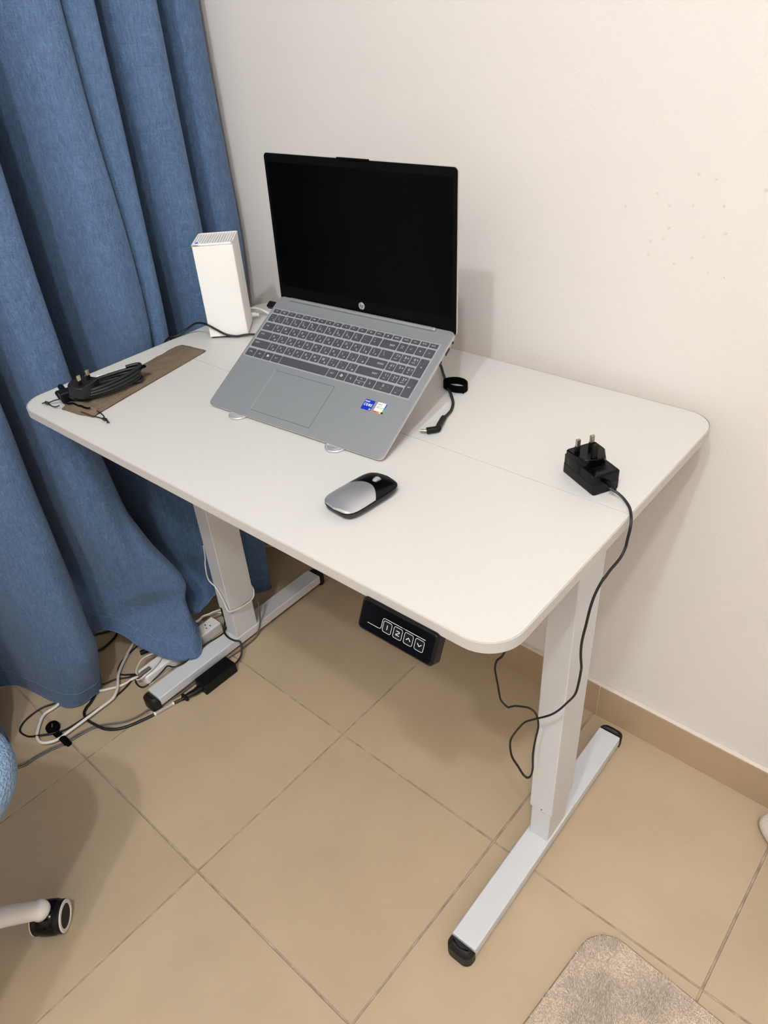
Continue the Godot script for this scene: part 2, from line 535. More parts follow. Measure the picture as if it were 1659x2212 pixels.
func build_curtain() -> void:
	# plan of the folds from the corner of the room outwards: x, z
	var u := [P2(-.64, .010), P2(-.61, .010), P2(-.575, .010), P2(-.554, .020), P2(-.546, .055), P2(-.553, .090), P2(-.69, .112), P2(-.62, .137),
		P2(-.522, .139), P2(-.494, .155), P2(-.497, .19), P2(-.512, .222), P2(-.62, .236), P2(-.76, .250), P2(-.61, .259), P2(-.515, .262), P2(-.494, .280), P2(-.514, .312),
		P2(-.530, .322), P2(-.512, .323), P2(-.495, .338), P2(-.502, .370), P2(-.525, .402), P2(-.64, .430), P2(-.82, .470), P2(-.62, .492), P2(-.513, .497), P2(-.493, .516),
		P2(-.500, .552), P2(-.525, .585), P2(-.78, .612), P2(-.60, .632), P2(-.510, .637), P2(-.491, .66), P2(-.502, .705), P2(-.53, .740), P2(-.66, .770), P2(-.82, .82),
		P2(-.62, .85), P2(-.54, .88), P2(-.56, .95), P2(-.66, 1.0)]
	var mid := u.duplicate()
	var d := u.duplicate()
	var e := u.duplicate()
	var h := u.duplicate()
	var set_at := func(row: Array, o: Dictionary) -> void:
		for k in o: row[k] = o[k]
	set_at.call(mid, {10: P2(-.500, .182), 11: P2(-.518, .206), 12: P2(-.66, .220), 13: P2(-.86, .250), 14: P2(-.61, .268), 15: P2(-.515, .270), 16: P2(-.494, .290), 17: P2(-.510, .309), 18: P2(-.522, .314), 19: P2(-.511, .315), 20: P2(-.497, .322)})
	set_at.call(d, {0: P2(-.68, .02), 1: P2(-.66, .04), 2: P2(-.62, .06), 3: P2(-.58, .085), 4: P2(-.58, .11), 5: P2(-.60, .13), 11: P2(-.522, .210), 12: P2(-.64, .222), 13: P2(-.80, .255), 14: P2(-.64, .27),
		15: P2(-.53, .28), 16: P2(-.50, .30), 17: P2(-.52, .33), 18: P2(-.56, .345), 19: P2(-.58, .355), 20: P2(-.575, .37), 21: P2(-.66, .39), 22: P2(-.76, .415), 23: P2(-.83, .435), 24: P2(-.76, .452), 25: P2(-.58, .460), 26: P2(-.514, .472), 27: P2(-.490, .514)})
	e = d.duplicate()
	set_at.call(e, {15: P2(-.545, .285), 16: P2(-.50, .315), 17: P2(-.505, .335), 18: P2(-.54, .345), 19: P2(-.56, .355), 20: P2(-.57, .37), 21: P2(-.66, .388), 22: P2(-.74, .396), 23: P2(-.70, .400), 24: P2(-.57, .403), 25: P2(-.49, .408), 26: P2(-.452, .422), 27: P2(-.472, .455), 28: P2(-.502, .515), 29: P2(-.545, .565), 30: P2(-.63, .60)})
	var g := e.duplicate()
	set_at.call(g, {25: P2(-.50, .412), 26: P2(-.462, .430), 27: P2(-.505, .475), 28: P2(-.528, .522), 29: P2(-.553, .568)})
	set_at.call(h, {0: P2(-.70, .03), 1: P2(-.68, .05), 2: P2(-.64, .07), 3: P2(-.61, .09), 4: P2(-.60, .11), 5: P2(-.61, .13), 6: P2(-.61, .138), 7: P2(-.58, .142), 8: P2(-.522, .146), 9: P2(-.496, .158), 10: P2(-.510, .186), 11: P2(-.535, .216),
		12: P2(-.62, .235), 13: P2(-.68, .262), 14: P2(-.62, .275), 15: P2(-.54, .30), 16: P2(-.495, .322), 17: P2(-.50, .345), 18: P2(-.505, .365), 19: P2(-.505, .385), 20: P2(-.53, .40), 21: P2(-.56, .405), 22: P2(-.55, .405), 23: P2(-.52, .407), 24: P2(-.485, .41),
		25: P2(-.455, .425), 26: P2(-.424, .446), 27: P2(-.424, .488), 28: P2(-.488, .545), 29: P2(-.555, .572), 30: P2(-.63, .60), 31: P2(-.61, .635), 32: P2(-.558, .648), 33: P2(-.543, .68), 34: P2(-.551, .742), 35: P2(-.61, .753), 36: P2(-.69, .765), 37: P2(-.775, .81), 38: P2(-.73, .86)})
	# height of the hem along the cloth
	var hem := []
	for i in u.size(): hem.append(0.006)
	var lift := {13: .03, 14: .05, 15: .08, 16: .105, 17: .095, 18: .085, 19: .075, 20: .08, 21: .09, 22: .10, 23: .10, 24: .08, 25: .06, 26: .040, 27: .034, 28: .075, 29: .125, 30: .12, 31: .04}
	for k in lift: hem[k] = lift[k]
	var lift3 := func(row: Array, y: float) -> Array:
		var o := []
		for i in row.size(): o.append(V(row[i].x, y, row[i].y))
		return o
	var rows := [lift3.call(u, 3.19), lift3.call(u, 2.1), lift3.call(u, 1.25), lift3.call(mid, 0.80), lift3.call(d, 0.44), lift3.call(e, 0.235), lift3.call(g, 0.165)]
	var last := []
	for i in h.size(): last.append(V(h[i].x, hem[i], h[i].y))
	rows.append(last)
	for i in rows.size(): rows[i] = chaikin(rows[i], 3)
	var nu: int = rows[0].size()
	# columns: smooth between the rows
	var cols := []
	for i in nu:
		var c := []
		for r in rows: c.append(r[i])
		# the strip at the hem keeps its bend short
		cols.append(smooth(c, 14))
	var nv: int = cols[0].size()
	var f := noise(9, 1.0, 2)
	for i in nu:
		for j in nv:
			var p: Vector3 = cols[i][j]
			var amp := 0.0055 * (1.0 + 1.2 * smoothstep(0.8, 0.1, p.y))
			p.x += f.get_noise_3d(p.x * 6.0, p.y * 1.6, p.z * 13.0) * amp
			p.z += f.get_noise_3d(p.x * 6.0 + 40.0, p.y * 2.0, p.z * 9.0) * amp * 0.6
			cols[i][j] = p
	var m := M.new()
	var nr := []
	for i in nu:
		var l := []
		for j in nv:
			var a: Vector3 = cols[mini(i + 1, nu - 1)][j] - cols[maxi(i - 1, 0)][j]
			var b: Vector3 = cols[i][mini(j + 1, nv - 1)] - cols[i][maxi(j - 1, 0)]
			l.append(b.cross(a).normalized())
		nr.append(l)
	for i in nu - 1:
		for j in nv - 1:
			m.quad(cols[i][j], cols[i + 1][j], cols[i + 1][j + 1], cols[i][j + 1], nr[i][j], nr[i + 1][j], nr[i + 1][j + 1], nr[i][j + 1])
	# a turned edge gives the hem and the free side their thickness
	var under := []
	for i in nu: under.append(cols[i][nv - 1])
	m.tube(under, 0.0022, 6)
	m.tube(cols[0], 0.0022, 6)
	var t := thing("curtain", "long blue linen-look curtain hanging in deep folds left of the desk", "curtain")
	obj("cloth", m, mats.curtain, t)
	# the stitch line above the hem
	m = M.new()
	var st := []
	for i in nu:
		var q: Vector3 = cols[i][nv - 1]
		var jj := nv - 1
		while jj > 0 and cols[i][jj].distance_to(q) < 0.042: jj -= 1
		st.append(cols[i][jj] + nr[i][jj] * 0.0004 * signf(nr[i][jj].x + 0.001))
	m.tube(st, 0.0008, 5)
	obj("hem_stitching", m, mats.curtain_hem, t)

# ------------------------------------------------------------------ desk
func build_desk() -> void:
	var t := thing("desk", "white height-adjustable desk with rounded corners, two columns and black-capped feet", "desk", PIV, TURN)
	var W := 0.9970
	var D := 0.5992
	var i := 0.0016
	var y0 := YT - 0.0150
	var m := M.new()
	m.prism(rrect(-W + i, i, -i, 0.3003, 0.0, 8, [.046, .046, 0.0, 0.0]), y0 + 0.0004, YT, 0.0005)
	obj("top_panel", m, mats.desk, t)
	m = M.new()
	m.prism(rrect(-W + i, 0.3009, -i, D - i, 0.0, 8, [0.0, 0.0, .046, .046]), y0 + 0.0004, YT, 0.0005)
	obj("top_panel", m, mats.desk, t)
	# edge band round both boards
	m = M.new()
	var ou := rrect(-W, 0.0, 0.0, D, 0.047, 10)
	var inn := rrect(-W + i, i, -i, D - i, 0.0456, 10)
	m.prism(ou, y0, YT - 0.0001, 0.0006, 0.0004, false)
	for k in ou.size():
		var l := (k + 1) % ou.size()
		for yy in [[y0, -1.0], [YT - 0.0001, 1.0]]:
			var a := ou[k].lerp(inn[k], 0.4)
			var b := ou[l].lerp(inn[l], 0.4)
			var c := ou[l].lerp(inn[l], 0.9)
			var d := ou[k].lerp(inn[k], 0.9)
			m.fquad(V(a.x, yy[0], a.y), V(b.x, yy[0], b.y), V(c.x, yy[0], c.y), V(d.x, yy[0], d.y), V(0, yy[1], 0))
	obj("edge_band", m, mats.band, t)
	for s in [-0.0665, -0.9430]:
		m = M.new()
		m.rbox(V(s, 0.02375, 0.3015), V(0.047, 0.0245, 0.533), 0.0025)
		obj("foot", m, mats.steel, t)
		for z in [0.568, 0.035]:
			m = M.new()
			var sg := 1.0 if z > 0.3 else -1.0
			# rounded black end: wraps down and outwards
			var pl := rrect(s - 0.0242, 0.0, s + 0.0242, 0.021, 0.0, 5, [0, 0, .014, .014])
			for k in pl.size(): pl[k].y = z + sg * pl[k].y
			m.prism(pl, 0.0015, 0.0365, 0.009, 0.002)
			obj("end_cap", m, mats.rubber, t, "black plastic end cap")
		for z in [0.06, 0.54]:
			m = M.new()
			m.xf = Transform3D(Basis.IDENTITY, V(s, 0, z))
			m.lathe([P2(0, 0.0004), P2(0.012, 0.0004), P2(0.013, 0.003), P2(0.011, 0.0125), P2(0, 0.0125)], 16)
			obj("levelling_pad", m, mats.rubber, t)
		m = M.new()
		m.rbox(V(s + 0.0015, 0.0835, 0.2955), V(0.038, 0.095, 0.067), 0.002)
		obj("inner_column", m, mats.steel, t)
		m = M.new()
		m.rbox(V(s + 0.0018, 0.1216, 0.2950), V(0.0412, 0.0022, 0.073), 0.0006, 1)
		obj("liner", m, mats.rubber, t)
		m = M.new()
		m.rbox(V(s + 0.0020, 0.446, 0.2945), V(0.044, 0.648, 0.077), 0.0022)
		var oc := obj("outer_column", m, mats.steel, t)
		m = M.new()
		m.xf = Transform3D(Basis(Vector3.RIGHT, PI / 2), V(s + 0.004, 0.128, 0.3329))
		m.lathe([P2(0, 0.0008), P2(0.0012, 0.0006), P2(0.0014, 0)], 10)
		obj("screw", m, mats.black, oc)
		m = M.new()
		m.rbox(V(s, y0 - 0.006, 0.30), V(0.05, 0.0115, 0.50), 0.002)
		obj("top_bracket", m, mats.steel, t)
	m = M.new()
	m.rbox(V(-0.505, y0 - 0.022, 0.2945), V(0.83, 0.040, 0.06), 0.002)
	obj("crossbeam", m, mats.steel, t)
	m = M.new()
	m.rbox(V(-0.085, y0 - 0.009, 0.47), V(0.014, 0.018, 0.014), 0.003)
	obj("cable_clip", m, mats.black, t)
	# control panel under the front edge, face tipped up towards the user
	var cp := M.new()
	var o := Transform3D(Basis(Vector3.RIGHT, PI / 2 - 0.42), V(-0.1285, y0 - 0.0115, 0.6095))
	# local x along the panel, local z down the face, local y out of the face
	cp.xf = o
	cp.prism(rrect(-0.0545, -0.017, 0.0545, 0.0235, 0.006, 6), -0.016, 0.0, 0.0022, 0.001)
	var panel := obj("control_panel", cp, mats.black, t, "black keypad with four outlined buttons")
	m = M.new(); m.xf = o
	m.prism(rrect(-0.051, -0.0135, 0.051, 0.0205, 0.005, 6), -0.0002, 0.0004, 0.0002)
	obj("face", m, mats.gloss_black, panel)
	m = M.new(); m.xf = o
	var tr := [P2(-0.0400, 0.0108), P2(-0.0235, 0.0108), P2(-0.0213, 0.0102), P2(-0.0202, 0.0082), P2(-0.0202, -0.0012), P2(-0.0192, -0.0032), P2(-0.0172, -0.0038), P2(0.0075, -0.0038)]
	m.line(tr, 0.0005, 0.0004)
	m.line([P2(0.0090, -0.0038), P2(0.0100, -0.0038)], 0.0006, 0.0004)
	m.line([P2(0.0115, -0.0038), P2(0.0395, -0.0038)], 0.0006, 0.0004)
	obj("track_line", m, mats.legend, panel)
	var sym := [[[P2(0, -0.0026), P2(0, 0.0026)]],
		[[P2(-0.0022, -0.0024), P2(0.0014, -0.0024), P2(0.0022, -0.0016), P2(0.0022, -0.0010), P2(-0.0022, 0.0018), P2(-0.0022, 0.0025), P2(0.0023, 0.0025)]],
		[[P2(-0.0027, 0.0014), P2(0, -0.0014), P2(0.0027, 0.0014)]], [[P2(-0.0027, -0.0014), P2(0, 0.0014), P2(0.0027, -0.0014)]]]
	for k in 4:
		var c := P2(-0.0122 + k * 0.0152, 0.0052)
		m = M.new(); m.xf = o
		m.prism(rrect(c.x - 0.0056, c.y - 0.0062, c.x + 0.0056, c.y + 0.0062, 0.002, 4), 0.0002, 0.0005)
		var b := obj("button", m, mats.black, panel)
		m = M.new(); m.xf = o
		m.line(Array(rrect(c.x - 0.0060, c.y - 0.0066, c.x + 0.0060, c.y + 0.0066, 0.0022, 4)), 0.00048, 0.0004, 0.0002, true)
		for st in sym[k]:
			var q := []
			for pnt in st: q.append(pnt + c)
			m.line(q, 0.0008, 0.0005)
		obj("symbol", m, mats.legend, b)

# ------------------------------------------------------------------ lettering
var font: SystemFont
var glyphs := {}
func text(m: M, s: String, h: float, at: Vector2, y: float, align := 0.5, bold := false) -> void:
	var key := s + ("#" if bold else "")
	if not glyphs.has(key):
		var f := SystemFont.new()
		f.font_names = PackedStringArray(["Droid Sans"])
		if bold: f.font_weight = 700
		var tm := TextMesh.new()
		tm.font = f
		tm.text = s
		tm.font_size = 32
		tm.pixel_size = 1.0 / 32.0
		tm.depth = 0.0
		tm.curve_step = 4.0
		tm.horizontal_alignment = HORIZONTAL_ALIGNMENT_CENTER
		var arr := tm.surface_get_arrays(0)
		glyphs[key] = [arr[Mesh.ARRAY_VERTEX], arr[Mesh.ARRAY_INDEX]]
	var vs: PackedVector3Array = glyphs[key][0]
	var ix = glyphs[key][1]
	if vs.is_empty(): return
	var lo := Vector2(1e9, 1e9)
	var hi := -lo
	for q in vs: lo = lo.min(Vector2(q.x, q.y)); hi = hi.max(Vector2(q.x, q.y))
	var sc := h / 0.72
	var cx := lerpf(lo.x, hi.x, align)
	var cy := (lo.y + hi.y) * 0.5
	var idx := []
	if ix == null or ix.size() == 0:
		for k in vs.size(): idx.append(k)
	else:
		for k in ix: idx.append(k)
	for k in range(0, idx.size(), 3):
		var w := []
		for l in 3:
			var q: Vector3 = vs[idx[k + l]]
			w.append(V(at.x + (q.x - cx) * sc, y, at.y - (q.y - cy) * sc))
		m.tri(w[0], w[1], w[2], Vector3.UP, Vector3.UP, Vector3.UP)

# second script on the keys, drawn as pen strokes in a unit box (x right, y down), with dots
const PEN := {
	"dad": [[[0, .6, .0, .8, .3, .9, .5, .6, .55, .5, .7, .4, 1, .45, .95, .65, .5, .65]], [[.75, .1]]],
	"sad": [[[0, .6, .0, .8, .3, .9, .5, .6, .55, .5, .7, .4, 1, .45, .95, .65, .5, .65]], []],
	"tha": [[[0, .5, .1, .8, .9, .8, 1, .5]], [[.35, .35], [.65, .35], [.5, .1]]],
	"qaf": [[[.9, .4, .7, .3, .7, .55, .95, .55, .9, .8, .5, .95, .1, .75, .1, .5]], [[.65, .05], [.9, .05]]],
	"fa": [[[.9, .55, .7, .4, .75, .65, .95, .6, .9, .85, .1, .85, 0, .6]], [[.8, .15]]],
	"ghain": [[[.8, .35, .4, .3, .4, .5, .75, .5, .3, .7, .3, .95, .9, .95]], [[.55, .05]]],
	"ain": [[[.8, .15, .4, .15, .35, .4, .75, .4, .3, .6, .3, .95, .9, .95]], []],
	"ha": [[[.5, .2, .2, .6, .45, .9, .8, .7, .5, .2]], []],
	"kha": [[[.2, .4, .8, .4, .35, .6, .35, .95, .9, .95]], [[.5, .08]]],
	"hah": [[[.2, .3, .8, .3, .35, .5, .35, .95, .9, .95]], []],
	"jim": [[[.2, .3, .8, .3, .35, .5, .35, .95, .9, .95]], [[.65, .68]]],
	"dal": [[[.4, .2, .8, .6, .75, .85, .25, .85]], []],
	"shin": [[[0, .6, .05, .9, .4, .9, .45, .6, .7, .75, .72, .55, .95, .7, 1, .5]], [[.6, .3], [.85, .3], [.72, .08]]],
	"sin": [[[0, .6, .05, .9, .4, .9, .45, .6, .7, .75, .72, .55, .95, .7, 1, .5]], []],
	"ya": [[[.9, .2, .6, .2, .55, .45, .85, .5, .7, .75, .1, .7, .05, .45]], [[.35, 1.0], [.6, 1.0]]],
	"ba": [[[0, .4, .1, .7, .9, .7, 1, .4]], [[.5, 1.0]]],
	"lam": [[[.8, .0, .8, .7, .6, .95, .3, .9, .25, .65]], []],
	"alif": [[[.5, .0, .5, 1]], []],
	"ta": [[[0, .5, .1, .85, .9, .85, 1, .5]], [[.35, .25], [.65, .25]]],
	"nun": [[[.1, .4, .15, .85, .5, .95, .85, .85, .9, .4]], [[.5, .3]]],
	"mim": [[[.9, .4, .55, .25, .5, .55, .9, .5, .3, .55, .25, 1]], []],
	"kaf": [[[.9, .0, .5, .3, .9, .6, .85, .9, .1, .9, .05, .6]], []],
	"toh": [[[.4, .0, .4, .85, .0, .85], [.4, .7, .7, .45, 1, .6, .9, .85, .4, .85]], []],
	"yahamza": [[[.9, .35, .6, .35, .6, .55, .85, .6, .7, .9, .1, .85, .05, .6], [.5, .0, .3, .05, .5, .15]], []],
	"hamza": [[[.7, .25, .4, .2, .35, .45, .65, .5, .25, .7, .75, .65]], []],
	"wawhamza": [[[.8, .5, .55, .45, .55, .65, .85, .65, .75, .9, .3, 1], [.7, .0, .5, .05, .7, .2]], []],
	"ra": [[[.7, .3, .75, .7, .3, .95]], []],
	"lamalif": [[[.2, .1, .75, .9, .3, .9, .85, .1]], []],
	"alifmaq": [[[.9, .2, .6, .2, .55, .45, .85, .5, .7, .85, .1, .8, .05, .5]], []],
	"tamarb": [[[.5, .4, .2, .7, .45, .95, .8, .8, .5, .4]], [[.35, .15], [.65, .15]]],
	"waw": [[[.8, .4, .5, .3, .5, .55, .85, .55, .7, .85, .25, .95]], []],
	"zay": [[[.7, .4, .75, .75, .3, .98]], [[.65, .12]]],
	"zah": [[[.4, .0, .4, .85, .0, .85], [.4, .7, .7, .45, 1, .6, .9, .85, .4, .85]], [[.72, .2]]],
	"thal": [[[.4, .35, .8, .65, .75, .9, .25, .9]], [[.5, .08]]],
	"n1": [[[.4, .0, .55, .4, .5, 1]], []], "n2": [[[.3, .0, .45, 1], [.3, .1, .5, .3, .75, .0]], []], "n3": [[[.2, .0, .35, 1], [.2, .1, .35, .3, .5, .05, .65, .3, .85, .0]], []],
	"n4": [[[.75, .0, .35, .25, .65, .45, .3, .7, .8, .95]], []], "n5": [[[.5, .2, .2, .65, .5, .9, .8, .65, .5, .2]], []], "n6": [[[.25, .05, .7, .1, .7, 1]], []],
	"n7": [[[.2, .05, .5, .95, .8, .05]], []], "n8": [[[.2, .95, .5, .05, .8, .95]], []], "n9": [[[.7, .4, .4, .35, .4, .05, .7, .1, .7, 1]], []], "n0": [[], [[.5, .6]]],
}

func pen(m: M, g: String, at: Vector2, size: float, y: float) -> void:
	if not PEN.has(g): return
	for s in PEN[g][0]:
		var q := []
		for k in range(0, s.size(), 2): q.append(at + P2(s[k] - 0.5, s[k + 1] - 0.5) * size)
		m.line(q, size * 0.15, y, 0.00004)
	for d in PEN[g][1]:
		var c: Vector2 = at + P2(d[0] - 0.5, d[1] - 0.5) * size
		m.line([c - P2(size * 0.06, 0), c + P2(size * 0.06, 0)], size * 0.17, y, 0.00004)

# ------------------------------------------------------------------ laptop
func lap_frame() -> Transform3D:
	return Transform3D(Basis.from_euler(Vector3(0.5226, 0.0884, -0.0013)), V(-0.1838, 0.9101, 0.2355))

func build_laptop() -> void:
	var fr := lap_frame()
	var t := thing("laptop", "open silver laptop with a dark screen and grey keys, propped on a stand", "laptop")
	t.transform = fr
	var w := 0.3595
	var d := 0.236
	# base: thin at the front, its outline rounded
	var m := M.new()
	m.prism(rrect(0, 0.0, w, d, 0.0, 6, [.010, .010, .009, .009]), -0.0125, 0.0, 0.0008, 0.004)
	# the underside rises towards the front edge
	for q in m.v.size():
		var pv := m.v[q]
		if pv.y < -0.0015: m.v[q] = V(pv.x, pv.y * lerpf(1.0, 0.36, pv.z / d), pv.z)
	var base := obj("base", m, mats.alu, t)
	m = M.new()
	m.prism(rrect(0.0004, 0.0004, w - 0.0004, d - 0.0004, 0.0, 6, [.010, .010, .009, .009]), -0.0030, -0.0007, 0.0)
	m = M.new()
	var ol := rrect(0, 0.0, w, d, 0.0, 6, [.010, .010, .009, .009])
	for k in ol.size(): ol[k] = (ol[k] - P2(w / 2, d / 2)) * P2(1.0 + 0.0006 / w, 1.0 + 0.0006 / d) + P2(w / 2, d / 2)
	m.prism(ol, -0.0042, -0.0009, 0.0004, 0.0004, false)
	obj("rim", m, mats.alu_edge, base, "bright polished edge")
	# recessed keyboard bed and its raised bright lip
	m = M.new()
	m.prism(rrect(0.0062, 0.0272, 0.3475, 0.1322, 0.003, 4), -0.0004, 0.00012)
	obj("keyboard_bed", m, mats.deck, t)
	m = M.new()
	m.line([P2(0.0062, 0.1315), P2(0.0062, 0.0272)], 0.0009, 0.0, 0.0007)
	m.line([P2(0.0062, 0.0272), P2(0.3475, 0.0272)], 0.0006, 0.0, 0.0004)
	m.line([P2(0.0062, 0.1322), P2(0.3475, 0.1322)], 0.0005, 0.0, 0.0002)
	m.line([P2(0.3475, 0.1322), P2(0.3475, 0.0272)], 0.0005, 0.0, 0.0003)
	obj("keyboard_lip", m, mats.alu_edge, t)
	build_keys(t)
	# touchpad
	m = M.new()
	m.prism(rrect(0.0890, 0.1437, 0.2140, 0.2230, 0.0015, 3), -0.0003, 0.00015, 0.0001)
	var tp := obj("touchpad", m, mats.alu, t)
	m = M.new()
	m.line([P2(0.0888, 0.1435), P2(0.2142, 0.1435), P2(0.2142, 0.2232), P2(0.0888, 0.2232)], 0.0005, 0.00003, 0.00006)
	obj("touchpad_gap", m, mats.rubber, tp)
	m = M.new()
	m.line([P2(0.0888, 0.2232), P2(0.0888, 0.1435)], 0.0007, 0.00005, 0.0003)
	obj("touchpad_bevel", m, mats.alu_edge, tp)
	# stickers
	m = M.new(); m.prism(rrect(0.2790, 0.1485, 0.2972, 0.1665, 0.0008, 2), 0.0, 0.00012)
	var sb := obj("sticker", m, mats.sticker_blue, t, "blue square sticker")
	m = M.new()
	text(m, "intel", 0.0028, P2(0.2802, 0.1515), 0.00016, 0.0, true)
	text(m, "CORE", 0.0044, P2(0.2881, 0.1573), 0.00016, 0.5, true)
	text(m, "i5", 0.0028, P2(0.2960, 0.1640), 0.00016, 1.0, true)
	obj("print", m, mats.sticker_white, sb)
	m = M.new(); m.prism(rrect(0.3022, 0.1482, 0.3200, 0.1665, 0.0008, 2), 0.0, 0.00012)
	var sw := obj("sticker", m, mats.sticker_white, t, "white square sticker with a rainbow edge")
	m = M.new()
	text(m, "intel", 0.0026, P2(0.3034, 0.1513), 0.00016, 0.0, true)
	text(m, "iRIS", 0.0044, P2(0.3034, 0.1566), 0.00016, 0.0, false)
	text(m, "xe", 0.0024, P2(0.3135, 0.1572), 0.00016, 0.0, false)
	obj("print", m, mats.rubber, sw)
	var cols := [Color(0.85, 0.16, 0.10), Color(0.95, 0.35, 0.12), Color(0.98, 0.72, 0.15), Color(0.01, 0.01, 0.01), Color(0.25, 0.70, 0.30), Color(0.15, 0.45, 0.65), Color(0.22, 0.30, 0.62)]
	var cells := [[0.3024, 0.1638, 0.3075, 0.1664], [0.3075, 0.1638, 0.3125, 0.1664], [0.3125, 0.1638, 0.3160, 0.1664], [0.3160, 0.1632, 0.3199, 0.1664], [0.3170, 0.1590, 0.3199, 0.1632], [0.3170, 0.1545, 0.3199, 0.1590], [0.3170, 0.1484, 0.3199, 0.1545]]
	for k in 7:
		m = M.new()
		m.prism(PackedVector2Array([P2(cells[k][0], cells[k][1]), P2(cells[k][2], cells[k][1]), P2(cells[k][2], cells[k][3]), P2(cells[k][0], cells[k][3])]), 0.0001, 0.00015)
		obj("colour_patch", m, mat(cols[k], 0.4), sw)
	# ports on the right side
	m = M.new()
	m.rbox(V(w + 0.0001, -0.0062, 0.0330), V(0.0012, 0.0050, 0.0135), 0.0005, 1)
	obj("port", m, mats.rubber, t)
	m = M.new()
	m.rbox(V(w + 0.0001, -0.0062, 0.0560), V(0.0012, 0.0030, 0.0085), 0.0012, 2)
	obj("port", m, mats.rubber, t)
	m = M.new()
	m.xf = Transform3D(Basis(Vector3.FORWARD, PI / 2), V(w + 0.0001, -0.0062, 0.0155))
	m.lathe([P2(0, 0.0007), P2(0.0022, 0.0007), P2(0.0022, -0.0007)], 14)
	obj("port", m, mats.rubber, t)
	# hinge bar
	m = M.new()
	m.rbox(V(0.1768, 0.0014, 0.0050), V(0.2996, 0.0075, 0.0062), 0.0028, 3)
	obj("hinge_bar", m, mats.alu, t)
	# lid, turned about the rear edge; local x along, local z up the lid face, local y out of its front
	var op := 1.0222
	var lid := Transform3D(Basis(Vector3(1, 0, 0), Vector3(0, cos(op), sin(op)), Vector3(0, sin(op), -cos(op))).orthonormalized(), V(0, 0, 0.0))
	var hh := 0.2290
	m = M.new(); m.xf = lid
	m.prism(rrect(0.0, -0.006, w, hh, 0.0, 6, [.004, .004, .0065, .0065]), -0.0052, -0.0012, 0.0, 0.0012)
	m.prism(rrect(0.1490, hh - 0.004, 0.2105, hh + 0.0014, 0.0008, 2), -0.0050, -0.0012, 0.0, 0.0008)
	var lb := obj("lid", m, mats.alu_edge, t, "silver lid shell")
	m = M.new(); m.xf = lid
	m.prism(rrect(0.0006, -0.0057, w - 0.0006, hh - 0.0006, 0.0, 6, [.004, .004, .006, .006]), -0.0013, 0.0, 0.0005)
	m.prism(rrect(0.1494, hh - 0.004, 0.2101, hh + 0.0010, 0.0008, 2), -0.0013, 0.0, 0.0003)
	obj("bezel", m, mats.lid_black, lb)
	m = M.new(); m.xf = lid
	m.prism(rrect(0.0072, 0.0195, w - 0.0072, 0.2165, 0.001, 2), -0.0006, 0.00015)
	obj("screen", m, mats.screen, lb, "dark glossy screen, switched off")
	m = M.new(); m.xf = lid * Transform3D(Basis.IDENTITY, V(0.1780, 0.00002, 0.2222))
	m.lathe([P2(0, 0.0003), P2(0.0012, 0.0002), P2(0.0016, 0)], 12)
	obj("camera_lens", m, mats.gloss_black, lb)
	# round emblem with two slanted letters cut through the disc
	m = M.new(); m.xf = lid * Transform3D(Basis.IDENTITY, V(0.1803, 0.0, 0.0108))
	m.lathe([P2(0, 0.0004), P2(0.0058, 0.0004), P2(0.0060, 0)], 32)
	var em := obj("emblem", m, mats.logo, lb)
	m = M.new(); m.xf = lid * Transform3D(Basis(Vector3(-1, 0, 0), Vector3(0, 1, 0), Vector3(0, 0, -1)) * Basis(Vector3(-1, 0, 0), Vector3(0, 1, 0), Vector3(0, 0, 1)), V(0.1803, 0.0, 0.0108))
	var sl := -0.30
	var sk := func(x: float, y: float) -> Vector2: return P2(x - y * sl * -1.0, y)
	# h
	m.line([P2(-0.0014, -0.0058), P2(-0.0034, 0.0020)], 0.0008, 0.0004)
	m.line([P2(-0.0027, -0.0012), P2(-0.0010, -0.0014), P2(-0.0005, -0.0006), P2(-0.0013, 0.0020)], 0.0008, 0.0004)
	# p
	m.line([P2(0.0015, -0.0014), P2(-0.0005, 0.0058)], 0.0008, 0.0004)
	m.line([P2(0.0015, -0.0013), P2(0.0031, -0.0013), P2(0.0035, -0.0006), P2(0.0029, 0.0016), P2(0.0022, 0.0022), P2(0.0006, 0.0022)], 0.0008, 0.0004)
	obj("letters", m, mats.lid_black, em)

func key(t: Node3D, x0: float, z0: float, x1: float, z1: float, marks: Array) -> void:
	var m := M.new()
	m.prism(rrect(x0 + 0.0003, z0 + 0.0003, x1 - 0.0003, z1 - 0.0003, 0.0010, 2), 0.0001, 0.0013, 0.0003)
	var k := obj("key", m, mats.key, t)
	if marks.is_empty(): return
	m = M.new()
	var y := 0.00138
	for a in marks:
		# kind, what, size, x, z measured from the left front... in millimetres from the left and rear edges
		var at := P2(x0 + a[3] * 0.001, z0 + a[4] * 0.001)
		if a[0] == "t": text(m, a[1], a[2] * 0.001, at, y, a[5] if a.size() > 5 else 0.5)
		elif a[0] == "p": pen(m, a[1], at, a[2] * 0.001, y)
		elif a[0] == "l":
			var q := []
			for j in range(0, a[1].size(), 2): q.append(at + P2(a[1][j], a[1][j + 1]) * 0.001)
			m.line(q, a[2] * 0.001, y, 0.00004)
	if m.v.size():
		obj("legend", m, mats.legend, k)

